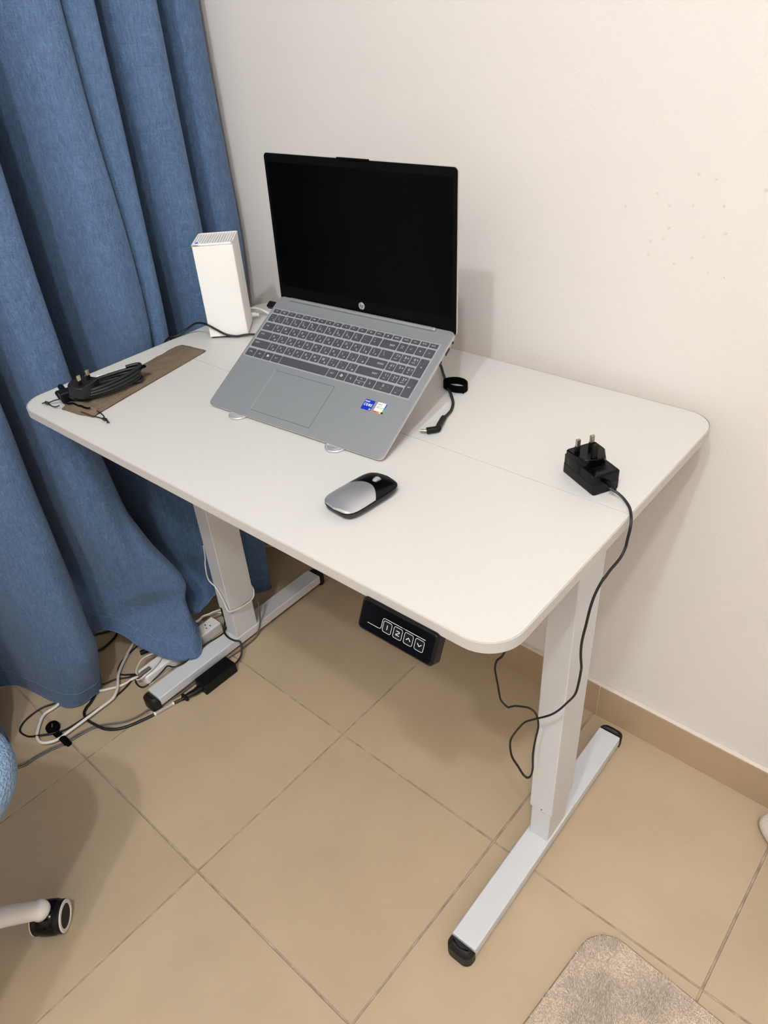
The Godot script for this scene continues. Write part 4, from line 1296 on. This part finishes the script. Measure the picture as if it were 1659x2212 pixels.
# ------------------------------------------------------------------ cables on the desk
func cable(t: Node3D, called: String, pts: Array, r: float, mt: Material, label := "", flatten := 1.0) -> void:
	var m := M.new()
	m.xf = t.transform.affine_inverse()
	m.tube(smooth(pts, 5), r, 8, flatten)
	obj(called, m, mt, t, label)

func build_desk_cables() -> void:
	var t := thing("charging_cable", "black laptop charging cable with a round-tip plug and fabric strap, right of laptop", "cable")
	cable(t, "cord", [V(-.010, .798, .055), V(.044, .7965, .092), V(.069, .7945, .109), V(.091, .7925, .130), V(.109, .7915, .147), V(.127, .790, .164), V(.146, .789, .181), V(.167, .789, .203), V(.180, .789, .225), V(.185, .790, .241), V(.190, .7915, .262)], 0.0024, mats.cord)
	var m := M.new()
	m.tube([V(.1885, .7915, .256), V(.1915, .7917, .264), V(.199, .792, .282), V(.2025, .792, .288)], 0.0046, 12)
	m.tube([V(.2035, .792, .2875), V(.200, .792, .2945), V(.1925, .792, .3035)], 0.0050, 12)
	var jk := obj("plug", m, mats.black, t)
	m = M.new()
	m.tube([V(.1925, .792, .3035), V(.1840, .792, .3085)], 0.0023, 12)
	obj("metal_tip", m, mats.pin, jk, "bare metal tip")
	# strap: an upright ring of hook-and-loop tape
	m = M.new()
	var c := V(.1370, 0, .1545)
	var n := 40
	var prof := []
	for k in n + 1:
		var a := TAU * k / n + 2.2
		var w := 1.0 + 0.05 * sin(3.0 * a)
		prof.append([c + V(cos(a) * 0.0215 * w, 0, sin(a) * 0.0150 * w), V(cos(a), 0, sin(a))])
	for k in n:
		for s in [-1.0, 1.0]:
			var p0: Vector3 = prof[k][0] + prof[k][1] * 0.0010 * s
			var p1: Vector3 = prof[k + 1][0] + prof[k + 1][1] * 0.0010 * s
			m.quad(p0 + V(0, YT + .0006, 0), p1 + V(0, YT + .0006, 0), p1 + V(0, YT + .0126, 0), p0 + V(0, YT + .0126, 0), prof[k][1] * s, prof[k + 1][1] * s, prof[k + 1][1] * s, prof[k][1] * s)
		var a0: Vector3 = prof[k][0] - prof[k][1] * 0.001
		var a1: Vector3 = prof[k + 1][0] - prof[k + 1][1] * 0.001
		var b0: Vector3 = prof[k][0] + prof[k][1] * 0.001
		var b1: Vector3 = prof[k + 1][0] + prof[k + 1][1] * 0.001
		for yy in [[.0006, -1.0], [.0126, 1.0]]:
			m.fquad(a0 + V(0, YT + yy[0], 0), a1 + V(0, YT + yy[0], 0), b1 + V(0, YT + yy[0], 0), b0 + V(0, YT + yy[0], 0), V(0, yy[1], 0))
	m.rbox(V(.1555, YT + .0050, .1640), V(0.010, 0.0088, 0.0022), 0.0008, 1)
	m.xf = Transform3D(Basis(Vector3.UP, -0.76), V(.1170, YT + 0.0052, .1535))
	m.rbox(Vector3.ZERO, V(0.0125, 0.0095, 0.0078), 0.002)
	obj("strap", m, mats.velcro, t, "loop of black hook-and-loop strap")

	t = thing("black_cable", "black cable running from the curtain past the router's foot to the laptop", "cable")
	cable(t, "cord", [V(-.515, .735, .312), V(-.500, .765, .305), V(-.484, .785, .296), V(-.467, .7905, .286), V(-.460, .7975, .267), V(-.442, .810, .256), V(-.421, .8165, .2545), V(-.3968, .8175, .2544), V(-.3862, .8072, .2444), V(-.3732, .7954, .2322), V(-.3592, .7904, .2191), V(-.3455, .7918, .2062), V(-.3344, .7915, .1958), V(-.315, .790, .185), V(-.27, .7892, .165), V(-.22, .7892, .145)], 0.0022, mats.cord)

	t = thing("network_cable", "white cable leaving the back of the router, with moulded white plug", "cable")
	cable(t, "cord", [V(-.438, .806, .150), V(-.421, .806, .128), V(-.413, .804, .116), V(-.405, .797, .105), V(-.392, .791, .101), V(-.36, .789, .105), V(-.30, .789, .11)], 0.0026, mats.white_cord)
	m = M.new()
	m.bar(V(-.436, .800, .165), V(-.402, .797, .1285), 0.0048, 12)
	m.bar(V(-.402, .797, .1285), V(-.398, .7965, .124), 0.003, 12)
	obj("plug", m, mats.white_plastic, t)

	t = thing("usb_adapter", "small black adapter plugged into the laptop's left side near the hinge", "usb adapter")
	t.transform = lap_frame()
	m = M.new()
	m.rbox(V(-0.0095, -0.0055, 0.0195), V(0.018, 0.0085, 0.0125), 0.002)
	obj("body", m, mats.black, t)

# ------------------------------------------------------------------ floor
func build_floor_cables() -> void:
	var t := thing("power_strip", "white power strip lying on the floor between the curtain and the desk foot", "power strip")
	var o := Transform3D(Basis(Vector3.UP, 0.030), V(-0.4945, 0.0, 0.4630))
	var m := M.new()
	m.xf = o
	m.prism(rrect(-0.0205, -0.118, 0.0205, 0.118, 0.006, 4), 0.0005, 0.0300, 0.004, 0.002)
	var b := obj("body", m, mats.white_plastic, t)
	for k in 4:
		for q in [[-0.006, 0.0], [0.006, 0.006], [0.006, -0.006]]:
			m = M.new(); m.xf = o
			m.rbox(V(q[0], 0.0299, -0.085 + k * 0.042 + q[1]), V(0.005, 0.0006, 0.003), 0.0002, 1)
			obj("socket_slot", m, mats.rubber, b)
	cable(t, "lead", [V(-.66, .006, .665), V(-.60, .005, .672), V(-.553, .0045, .664), V(-.540, .0045, .648), V(-.530, .0045, .633), V(-.522, .0045, .612), V(-.519, .006, .592), V(-.507, .012, .582)], 0.0035, mats.white_cord)
	m = M.new()
	m.tube([V(-.4865, .0335, .590), V(-.4865, .0365, .578), V(-.4855, .0370, .557)], 0.0045, 10)
	var gp := obj("plug", m, mats.grey_cord, t, "grey plug lying on its end")

	t = thing("white_charging_cable", "thin white cable looped loosely over the near end of the power strip", "cable")
	cable(t, "cord", [V(-.492, .034, .588), V(-.503, .033, .586), V(-.516, .033, .574), V(-.529, .033, .552), V(-.525, .034, .529), V(-.511, .035, .512), V(-.498, .036, .512), V(-.486, .036, .531), V(-.478, .036, .556), V(-.477, .034, .578), V(-.482, .028, .589), V(-.495, .020, .594)], 0.0019, mats.white_cord)

	t = thing("white_extension_cable", "thick white cable looping over the tiles from under the curtain's front fold", "cable")
	cable(t, "cord", [V(-.66, .006, .700), V(-.62, .006, .722), V(-.593, .006, .751), V(-.592, .006, .787), V(-.570, .006, .812), V(-.548, .006, .828), V(-.530, .0075, .833), V(-.514, .0095, .830), V(-.502, .0095, .818), V(-.496, .0090, .801), V(-.497, .0085, .771), V(-.497, .0095, .730), V(-.499, .0095, .691), V(-.501, .0095, .660), V(-.513, .010, .641), V(-.529, .011, .627), V(-.555, .009, .610), V(-.576, .0065, .590), V(-.593, .0065, .567), V(-.608, .006, .547), V(-.623, .006, .524), V(-.640, .006, .500), V(-.67, .006, .46)], 0.0036, mats.white_cord)

	t = thing("black_looped_cable", "thin black cable making a wide loop on the tiles before the curtain", "cable")
	cable(t, "cord", [V(-.67, .003, .69), V(-.63, .003, .72), V(-.607, .003, .750), V(-.617, .003, .777), V(-.618, .003, .804), V(-.612, .003, .829), V(-.599, .003, .845), V(-.583, .003, .847), V(-.563, .003, .841), V(-.543, .0085, .827), V(-.521, .0085, .801), V(-.513, .004, .779), V(-.510, .003, .753), V(-.509, .003, .716), V(-.507, .003, .668), V(-.508, .003, .640), V(-.514, .003, .613), V(-.519, .006, .590), V(-.50, .012, .584)], 0.0021, mats.cord)

	t = thing("grey_cable", "long grey cable crossing the tiles from the frame's left edge under the black adapter", "cable")
	cable(t, "cord", [V(-.440, .110, .272), V(-.402, .100, .275), V(-.390, .060, .284), V(-.388, .030, .292), V(-.388, .006, .308), V(-.386, .004, .325), V(-.385, .004, .345), V(-.3845, .004, .366), V(-.387, .004, .399), V(-.388, .004, .440), V(-.388, .004, .50), V(-.388, .004, .550), V(-.395, .004, .579), V(-.407, .004, .615), V(-.411, .004, .647), V(-.421, .004, .675), V(-.439, .004, .698), V(-.458, .003, .717), V(-.471, .003, .737), V(-.478, .003, .761), V(-.480, .003, .782), V(-.483, .003, .800), V(-.492, .003, .825), V(-.499, .003, .856), V(-.501, .003, .878), V(-.507, .003, .895), V(-.538, .003, .921), V(-.62, .003, .965), V(-.70, .003, 1.0)], 0.0022, mats.grey_cord)
	cable(t, "second_strand", [V(-.418, .0035, .700), V(-.44, .0035, .712), V(-.462, .003, .728), V(-.4685, .003, .745), V(-.4725, .003, .765), V(-.475, .003, .784), V(-.478, .003, .802), V(-.4875, .003, .827), V(-.494, .003, .857), V(-.496, .003, .880), V(-.502, .003, .898), V(-.533, .003, .925), V(-.61, .003, .972), V(-.70, .003, 1.006)], 0.0021, mats.grey_cord)

	t = thing("cable_tie", "round black fabric cable tie on the tiles in the cable loop", "cable tie")
	m = M.new()
	m.xf = Transform3D(Basis(Vector3.UP, 0.4) * Basis(Vector3.RIGHT, 0.12), V(-0.5400, 0.0015, 0.7930))
	m.lathe([P2(0, 0), P2(0.0150, 0), P2(0.0155, 0.003), P2(0.0150, 0.010), P2(0.0105, 0.0125), P2(0.004, 0.0122), P2(0, 0.012)], 22)
	var rl := obj("roll", m, mats.velcro, t)
	m = M.new()
	m.xf = Transform3D(Basis(Vector3.UP, -0.55), V(-0.5390, 0.0140, 0.7930))
	m.rbox(Vector3.ZERO, V(0.012, 0.0006, 0.0025), 0.0002, 1)
	obj("tab", m, mats.grey_cord, rl)
	m = M.new()
	var stp := smooth([V(-.533, .006, .797), V(-.520, .007, .797), V(-.505, .009, .797), V(-.491, .010, .796), V(-.480, .0085, .795), V(-.471, .0045, .795)], 4)
	m.tube(stp, 0.0075, 10, 0.30)
	m.tube([V(-.488, .007, .795), V(-.466, .0062, .794)], 0.0062, 12)
	obj("strap", m, mats.velcro, t)

	t = thing("laptop_power_brick", "black rectangular power brick on the floor beside the left desk foot", "power adapter")
	o = Transform3D(Basis(Vector3.UP, 0.0), V(-0.3560, 0.0, 0.4620))
	m = M.new()
	m.xf = o
	m.rbox(V(0, 0.0150, 0), V(0.0400, 0.0290, 0.0950), 0.0022)
	obj("body", m, mats.black, t)
	m = M.new()
	m.tube([V(-.356, .014, .508), V(-.357, .0135, .527), V(-.3635, .011, .543), V(-.369, .0075, .556)], 0.0105, 12, 0.75, 0.0050)
	m.rbox(V(-.3655, .0095, .549), V(0.022, 0.012, 0.008), 0.003)
	obj("inlet_plug", m, mats.black, t)
	cable(t, "mains_cord", [V(-.3685, .0070, .555), V(-.377, .0040, .575), V(-.3805, .0037, .583), V(-.386, .0037, .622), V(-.395, .0037, .654), V(-.407, .0037, .684), V(-.422, .0037, .705), V(-.444, .0037, .720), V(-.471, .0065, .728), V(-.492, .0055, .731), V(-.507, .0037, .730), V(-.523, .0037, .724), V(-.533, .0037, .711), V(-.537, .0037, .700), V(-.56, .0037, .67), V(-.62, .0037, .65)], 0.0034, mats.cord)
	m = M.new()
	m.tube([V(-.3775, .0040, .5765), V(-.3800, .0040, .590), V(-.3850, .0040, .6195)], 0.0044, 10)
	var tg := obj("cord_sleeve", m, mats.clear_tag, t, "pale label sleeve round the cord")
	for q in [V(-.3774, .0042, .5762), V(-.3852, .0042, .6205)]:
		m = M.new()
		m.xf = Transform3D(Basis.IDENTITY, q)
		m.rbox(Vector3.ZERO, V(0.0088, 0.0088, 0.0074), 0.0036)
		obj("sleeve_end", m, mats.white_plastic, tg)
	cable(t, "output_cord", [V(-.353, .013, .416), V(-.351, .013, .407), V(-.353, .015, .392), V(-.357, .021, .381), V(-.364, .031, .373), V(-.374, .041, .367), V(-.388, .0430, .3745), V(-.408, .0430, .3765), V(-.432, .0440, .370), V(-.450, .055, .350), V(-.475, .060, .337), V(-.492, .055, .328), V(-.53, .03, .30)], 0.0025, mats.cord)

	t = thing("thin_black_cable", "thin black cable draped over the left desk foot in front of the column", "cable")
	cable(t, "cord", [V(-.525, .004, .577), V(-.506, .004, .594), V(-.478, .004, .592), V(-.470, .012, .560), V(-.466, .022, .538), V(-.458, .034, .526), V(-.438, .0385, .519), V(-.430, .0385, .495), V(-.436, .0385, .455), V(-.440, .0385, .436), V(-.437, .0385, .414), V(-.434, .0385, .391), V(-.434, .0385, .373), V(-.441, .0385, .359), V(-.4480, .0385, .350), V(-.464, .040, .340), V(-.478, .040, .335), V(-.51, .02, .32)], 0.0019, mats.cord)

	t = thing("flat_black_cable", "black cable bent into a hairpin under the curtain, left of the white cables", "cable")
	cable(t, "cord", [V(-.76, .0035, .60), V(-.727, .0035, .553), V(-.716, .0035, .534), V(-.705, .0035, .522), V(-.694, .0035, .528), V(-.684, .0035, .541), V(-.677, .0035, .562), V(-.674, .0035, .585), V(-.680, .0035, .61)], 0.0028, mats.cord)
	t = thing("black_curved_cable", "black cable curving between the white cables and the power strip's near end", "cable")
	cable(t, "cord", [V(-.625, .0035, .470), V(-.613, .0035, .503), V(-.610, .0035, .518), V(-.607, .0035, .535), V(-.602, .0035, .555), V(-.596, .0025, .575), V(-.584, .0025, .592), V(-.571, .0025, .602), V(-.556, .0025, .601), V(-.537, .0045, .588), V(-.520, .008, .577)], 0.0021, mats.cord)
	t = thing("short_black_cable", "short black cable running from the curtain's front fold to the power strip", "cable")
	cable(t, "cord", [V(-.62, .003, .68), V(-.567, .003, .650), V(-.556, .003, .622), V(-.536, .0025, .597), V(-.524, .006, .580), V(-.510, .012, .572)], 0.0021, mats.cord)
	t = thing("black_plug", "small loose black plug on the tiles just under the raised curtain hem", "plug")
	m = M.new()
	m.bar(V(-.579, .0062, .532), V(-.568, .0062, .506), 0.0060, 12)
	m.bar(V(-.568, .0062, .506), V(-.562, .0055, .492), 0.0025, 10)
	obj("body", m, mats.black, t)

	t = thing("white_cable", "thin white cable wrapped once round the desk's left column", "cable")
	cable(t, "cord", [V(-.470, .285, .345), V(-.448, .270, .360), V(-.441, .258, .3685), V(-.4465, .221, .3685), V(-.441, .204, .3685), V(-.420, .195, .3680), V(-.402, .164, .3680), V(-.395, .147, .3690), V(-.3870, .138, .3700), V(-.3840, .133, .3600), V(-.3835, .128, .334), V(-.3835, .127, .308), V(-.3845, .133, .294), V(-.390, .147, .2865), V(-.405, .155, .2835), V(-.43, .158, .282)], 0.0017, mats.white_cord)
	cable(t, "floor_run", [V(-.72, .006, .09), V(-.60, .020, .03), V(-.52, .030, .012), V(-.44, .036, .008), V(-.36, .030, .010), V(-.26, .01, .02)], 0.0020, mats.white_cord)
	t = thing("white_cable_pair", "two white cables side by side leaving the curtain behind the left column", "cable")
	cable(t, "strand", [V(-.555, .060, .42), V(-.514, .050, .395), V(-.515, .050, .372), V(-.509, .050, .359), V(-.504, .050, .342), V(-.494, .050, .325), V(-.47, .04, .28)], 0.0020, mats.white_cord)
	cable(t, "strand", [V(-.56, .050, .41), V(-.521, .040, .391), V(-.522, .040, .367), V(-.513, .040, .349), V(-.508, .040, .335), V(-.493, .040, .325), V(-.47, .03, .27)], 0.0020, mats.white_cord)

# ------------------------------------------------------------------ chair, mostly outside the frame
# cushion: square with round corners in plan and round edges
func puff(m: M, h: float, rc: float, y0: float, y1: float, re: float) -> void:
	var rings := []
	var k := 8
	for i in k + 1:
		var a := -PI / 2 + PI / 2 * i / k
		rings.append([re * (1.0 - cos(a)), y0 + re + re * sin(a), a])
	for i in k + 1:
		var a := PI / 2 * i / k
		rings.append([re * (1.0 - cos(a)), y1 - re + re * sin(a), a])
	var outs := []
	for r in rings: outs.append(rrect(-h + r[0], -h + r[0], h - r[0], h - r[0], rc - r[0], 10))
	var c := outs[0].size() as int
	for i in rings.size() - 1:
		for j in c:
			var l := (j + 1) % c
			var n := []
			for q in [[i, j], [i, l], [i + 1, l], [i + 1, j]]:
				var jj: int = q[1]
				var dir := PI + PI / 2 * (jj / 11) + PI / 2 * (jj % 11) / 10.0
				var e: float = rings[q[0]][2]
				n.append(V(cos(dir) * cos(e), sin(e), sin(dir) * cos(e)))
			var a: Vector2 = outs[i][j]
			var b: Vector2 = outs[i][l]
			var d: Vector2 = outs[i + 1][l]
			var f: Vector2 = outs[i + 1][j]
			m.quad(V(a.x, rings[i][1], a.y), V(b.x, rings[i][1], b.y), V(d.x, rings[i + 1][1], d.y), V(f.x, rings[i + 1][1], f.y), n[0], n[1], n[2], n[3])
	for s in [0, rings.size() - 1]:
		for j in c:
			var a: Vector2 = outs[s][j]
			var b: Vector2 = outs[s][(j + 1) % c]
			m.flat(V(0, rings[s][1], 0), V(a.x, rings[s][1], a.y), V(b.x, rings[s][1], b.y), V(0, -1.0 if s == 0 else 1.0, 0))

func build_chair() -> void:
	var c := V(-0.250, 0, 1.260)
	var t := thing("office_chair", "white-framed swivel chair with a pale blue nubby seat at the left edge", "chair", c)
	var m := M.new()
	m.xf = Transform3D(Basis.IDENTITY, V(0.035, 0, -0.100))
	m.xf = Transform3D(Basis(Vector3.UP, 0.5236), V(0.058, 0, 0.016))
	puff(m, 0.280, 0.120, 0.400, 0.484, 0.040)
	obj("seat", m, mats.boucle, t, "pale blue nubby seat cushion")
	m = M.new()
	m.xf = Transform3D(Basis(Vector3.UP, 0.5236), V(0.058, 0, 0.016)) * Transform3D(Basis(Vector3.RIGHT, 0.14), V(0, 0.72, 0.275))
	m.rbox(Vector3.ZERO, V(0.46, 0.46, 0.07), 0.034, 5)
	obj("backrest", m, mats.boucle, t)
	m = M.new()
	m.lathe([P2(0, 0.08), P2(0.030, 0.08), P2(0.030, 0.22), P2(0.018, 0.22), P2(0.018, 0.39), P2(0.09, 0.395), P2(0.09, 0.405), P2(0, 0.405)], 20)
	m.tube(smooth([V(0.10, 0.395, 0.09), V(0.195, 0.40, 0.255), V(0.217, 0.50, 0.292), V(0.220, 0.66, 0.297)], 5), 0.014, 10)
	obj("column", m, mats.chair_white, t)
	for k in 5:
		var a := -1.102 + TAU * k / 5.0
		var r := V(cos(a), 0, sin(a))
		m = M.new()
		var arm := [r * 0.02 + V(0, .108, 0), r * 0.08 + V(0, .104, 0), r * 0.15 + V(0, .096, 0), r * 0.21 + V(0, .083, 0), r * 0.25 + V(0, .068, 0), r * 0.268 + V(0, .060, 0)]
		m.tube(smooth(arm, 5), 0.0215, 14, 0.80, 0.0165)
		m.xf = Transform3D(Basis.IDENTITY, r * 0.2665 + V(0, .0605, 0))
		m.lathe([P2(0, -0.0140), P2(0.012, -0.0135), P2(0.0168, -0.009), P2(0.0178, 0.0), P2(0.0160, 0.009), P2(0.010, 0.0125), P2(0, 0.0135)], 18, true)
		obj("base_arm", m, mats.chair_white, t)
		# twin-wheel caster
		var ax := V(0.70, 0, -0.714) if k == 0 else r.rotated(Vector3.UP, 1.1)
		var w := r * 0.275 + V(0.0, 0.0285, 0.0)
		if k == 0: w = V(0.124, 0.0285, -0.245)
		var bs := Basis(ax.cross(Vector3.UP), ax, Vector3.UP).orthonormalized()
		m = M.new()
		m.xf = Transform3D(bs, w)
		m.lathe([P2(0, -0.016), P2(0.0275, -0.016), P2(0.0300, -0.012), P2(0.0305, 0.0), P2(0.0300, 0.012), P2(0.0275, 0.016), P2(0, 0.016)], 28, true)
		var cs := obj("caster_hood", m, mats.gloss_black, t)
		for s in [-1.0, 1.0]:
			m = M.new()
			m.xf = Transform3D(bs, w + ax * 0.0185 * s)
			m.lathe([P2(0, -0.0075), P2(0.0262, -0.0075), P2(0.0282, -0.004), P2(0.0282, 0.004), P2(0.0262, 0.0075), P2(0, 0.0075)], 28)
			var wh := obj("wheel", m, mats.black, cs)
			m = M.new()
			m.xf = Transform3D(bs, w + ax * 0.0262 * s)
			m.lathe([P2(0.0205, -0.0010), P2(0.0270, -0.0010), P2(0.0275, 0.0), P2(0.0262, 0.0012), P2(0.0212, 0.0012), P2(0.0205, 0.0)], 32)
			obj("wheel_ring", m, mats.chair_white, cs, "white ring round the wheel's hub")

# ------------------------------------------------------------------ rug
func build_rug() -> void:
	var t := thing("rug", "beige deep-pile bath-style mat with a rounded corner on the tiles at lower right", "rug", V(0.618, 0.0, 0.398), -0.075)
	var w := 0.80
	var d := 0.56
	var m := M.new()
	m.prism(rrect(0.0, 0.0, w, d, 0.052, 8), 0.0005, 0.0060, 0.003, 0.001)
	obj("backing", m, mats.rug, t)
	var rng := RandomNumberGenerator.new()
	rng.seed = 88
	var tuft := M.new()
	for k in 3:
		var a := TAU * k / 3.0
		var q := V(cos(a), 0, sin(a)) * 0.0016
		var p := V(cos(a + 1.9), 0, sin(a + 1.9)) * 0.0016
		tuft.tri(q, p, V(0.0012, 0.0082, 0.0009), V(q.x, 0.0006, q.z).normalized(), V(p.x, 0.0006, p.z).normalized(), Vector3.UP)
	var mm := MultiMesh.new()
	mm.transform_format = MultiMesh.TRANSFORM_3D
	mm.use_colors = true
	mm.mesh = tuft.mesh()
	var list := []
	var f := noise(84, 9.0, 3)
	var pl := rrect(0.004, 0.004, w - 0.004, d - 0.004, 0.05, 8)
	while list.size() < 90000:
		var p := P2(rng.randf() * w, rng.randf() * d)
		if p.x > 0.42 and rng.randf() < 0.7: continue
		if not Geometry2D.is_point_in_polygon(p, pl): continue
		list.append(p)
	mm.instance_count = list.size()
	for i in list.size():
		var p: Vector2 = list[i]
		var lean := f.get_noise_2d(p.x, p.y)
		var b := Basis(Vector3.UP, rng.randf() * TAU)
		b = Basis(Vector3(0.6, 0, 0.8).rotated(Vector3.UP, lean * 4.0), 0.35 + 0.5 * lean + rng.randf_range(-0.35, 0.35)) * b
		mm.set_instance_transform(i, Transform3D(b.scaled(Vector3.ONE * rng.randf_range(0.8, 1.25)), V(p.x, 0.0050, p.y)))
		var k := rng.randf_range(0.70, 1.20) * (1.0 + 0.22 * lean)
		mm.set_instance_color(i, Color(0.68 * k, 0.55 * k, 0.435 * k))
	var o := MultiMeshInstance3D.new()
	o.name = "pile"
	o.multimesh = mm
	var pm := mat(Color.WHITE, 0.95, 0.0, 0.2)
	pm.vertex_color_use_as_albedo = true
	o.material_override = pm
	o.set_meta("kind", "stuff")
	t.add_child(o, true)

# ------------------------------------------------------------------ pale cover beyond the right edge; only its tip shows
func build_bed() -> void:
	var t := thing("blanket", "pale fuzzy blanket of which only a tip shows at the right edge by the skirting", "blanket", V(0.765, 0, 0.035))
	var m := M.new()
	m.tube(smooth([V(0.13, 0.02, 0.10), V(0.06, 0.018, 0.055), V(0.012, 0.016, 0.012), V(0.03, 0.018, -0.006), V(0.12, 0.02, 0.0)], 6), 0.015, 12)
	m.rbox(V(0.36, 0.12, 0.11), V(0.52, 0.23, 0.24), 0.08, 4)
	obj("cover", m, mats.sheet, t)
